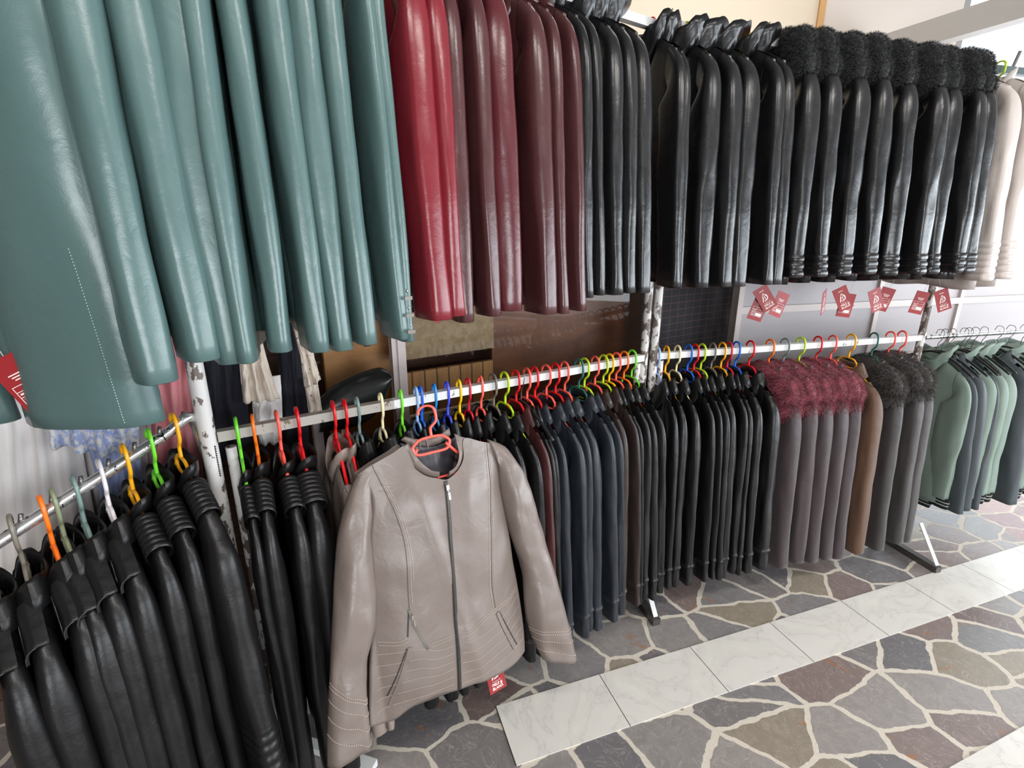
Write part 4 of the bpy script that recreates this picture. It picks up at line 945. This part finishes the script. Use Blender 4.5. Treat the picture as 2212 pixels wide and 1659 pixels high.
hung('pink_dress', 'coral pink dress hanging beside the chipped corner post', 'dress', M_pink, .24, [(312, 640), (322, 860), (345, 1130)], [(420, 640), (432, 860), (440, 1100)], 3, .010, .02, 5, grp=G_)
hung('pale_pink_top', 'pale pink top hanging behind the pink dress', 'top', M_pale, .28, [(270, 700), (282, 860), (305, 1130)], [(330, 700), (345, 900), (360, 1130)], 2, .008, .015, 6, grp=G_)
hung('dark_trousers', 'navy black trousers hanging behind the first rail by the post', 'trousers', M_nv, .20, [(425, 640), (432, 800), (445, 1010)], [(520, 640), (528, 800), (545, 960)], 2, .008, .02, 7, grp=G_)
hung('beige_blouse', 'beige blouse with dark trimmed cuff beside the navy trousers', 'blouse', M_bei, .16, [(515, 690), (516, 770), (525, 868)], [(556, 690), (578, 780), (605, 862)], 3, .012, .015, 8, grp=G_)
hung('white_trousers', 'white trousers hanging below the beige blouse', 'trousers', M_wh, .20, [(540, 820), (548, 900), (560, 958)], [(606, 810), (610, 890), (608, 955)], 2, .010, .012, 9, grp=G_)
hung('dark_dress', 'long black dress between the beige blouse and floral scarf', 'dress', M_nv, .23, [(572, 640), (598, 760), (615, 1000)], [(636, 640), (655, 780), (672, 1000)], 2, .008, .018, 10, grp=G_)
hung('floral_scarf', 'floral beige scarf knotted beside the window frame', 'scarf', M_flo, .14, [(628, 690), (648, 770), (658, 836)], [(650, 690), (678, 770), (694, 820)], 2, .008, .010, 11, grp=G_)
hung('floral_blouse', 'floral cream blouse end below the knotted scarf', 'blouse', M_flo, .19, [(656, 820), (662, 860), (668, 900)], [(684, 815), (692, 860), (696, 895)], 2, .006, .010, 12, grp=G_)
pr = MB(); pr.tube([wp(-1.9, .2, 1.62), wp(-.6, .2, 1.62), wp(.5, .2, 1.62)], .012, 12); tag(put('clothes_rail', pr.mesh('clothes_rail', M_steel)), 'steel clothes rail carrying the light garments behind the teal coats', 'rail')
def plaid_mat():
    t = NT('dark_plaid'); v = t.coord(); s = t.add('ShaderNodeSeparateXYZ'); t.link(v, s.inputs[0]); cur = None
    for ax, per in (('X', .05), ('Z', .035)):
        md = t.add('ShaderNodeMath', operation='PINGPONG'); md.inputs[1].default_value = per/2; t.link(s.outputs[ax], md.inputs[0])
        l = t.add('ShaderNodeMath', operation='LESS_THAN'); l.inputs[1].default_value = .0014; t.link(md.outputs[0], l.inputs[0])
        if cur is None: cur = l.outputs[0]
        else:
            mx = t.add('ShaderNodeMath', operation='MAXIMUM'); t.link(cur, mx.inputs[0]); t.link(l.outputs[0], mx.inputs[1]); cur = mx.outputs[0]
    t.link(t.mix(cur, srgb(32, 30, 36), srgb(84, 58, 52)), t.b.inputs['Base Color']); t.b.inputs['Roughness'].default_value = .9; return t.m
hung('plaid_cloth', 'dark plaid cloth hanging behind the gap between the two racks', 'cloth', plaid_mat(), .32, [(1390, 590), (1384, 700), (1376, 900)], [(1600, 590), (1590, 690), (1570, 900)], 1.5, .008, .012, 13)
# glossy black moulded chair back seen behind the first rail
o_ = on_plane(762, 850, P1+BK*.30, N1); ch = thing('chair', 'glossy black moulded chair behind the first lower rail', 'chair', o_, (0, 0, math.atan2(D1.y, D1.x)))
M_chair = plain('glossy_black_plastic', srgb(34, 36, 34), .22)
pl_ = P1+BK*.30; ci = Matrix.Rotation(-math.atan2(D1.y, D1.x), 3, 'Z')
top_ = smooth_path([ci @ (on_plane(x, y, pl_, N1)-o_) for x, y in ((684, 872), (712, 842), (750, 818), (790, 802), (820, 795), (837, 800))], 5); bot_ = smooth_path([ci @ (on_plane(x, y, pl_, N1)-o_) for x, y in ((690, 935), (716, 930), (750, 925), (790, 912), (822, 880), (842, 826))], 5)
rows = []
for t_, q_ in zip(top_, bot_):
    f = [t_.lerp(q_, k/12)+Vector((0, -.035*math.sin(math.pi*k/12)**.7, 0)) for k in range(13)]; rows.append(f+[v+Vector((0, .010, 0)) for v in f[::-1]])
b = MB(); b.loft(rows, True, True, True); put('backrest', b.mesh('backrest', M_chair), ch)
b = MB(); b.box((0, .16, -.38), (.2, .2, .012)); put('seat', b.mesh('seat', M_chair, False), ch)
for sx in (-.16, .16):
    for sy in (0, .32): b = MB(); b.tube([(sx, sy, -.38), (sx*1.1, sy, -o_.z+.002)], .011, 8); put('leg', b.mesh('leg', M_steel), ch)
# ------------------------------------------------------------------ light
w = bpy.data.worlds.new('daylight'); SC.world = w; w.use_nodes = True
w.node_tree.nodes['Background'].inputs['Color'].default_value = (.86, .94, 1, 1); w.node_tree.nodes['Background'].inputs['Strength'].default_value = 1.6
def area(name, loc, target, sx, sy, power, col=(1, 1, 1)):
    l = bpy.data.lights.new(name, 'AREA'); l.shape = 'RECTANGLE'; l.size = sx; l.size_y = sy; l.energy = power; l.color = col
    o = bpy.data.objects.new(name, l); COL.objects.link(o); o.location = loc
    o.rotation_euler = (Vector(target)-Vector(loc)).to_track_quat('-Z', 'Y').to_euler(); return o
area('ceiling_tube_or_fill_light', (.3, -.6, 3.7), (.3, -.5, 0), 1.5, .2, 36, (1, .97, .92))
area('ceiling_tube_or_fill_light', (2.4, -.2, 3.7), (2.4, -.1, 0), 1.5, .2, 45, (1, .97, .92))
area('window_daylight', (2.1, -3.9, 1.65), (.5, 1, 1.3), 2.0, 1.8, 115, (.93, .97, 1))
area('window_daylight', (6.8, .2, 1.4), (0, 1.0, 1.0), 6.0, 1.9, 260, (.86, .94, 1))
area('window_daylight', (5.0, 4.05, 2.0), (1, 0, .8), 3.2, 3.2, 50, (.86, .94, 1))
area('ceiling_tube_or_fill_light', (1.2, 3.2, 3.75), (1.2, 4.2, 1.5), 1.5, .2, 11, (1, .97, .93))  # added fill lamp to brighten the back wall, not a fitting of the hall
SC.view_settings.exposure = .42
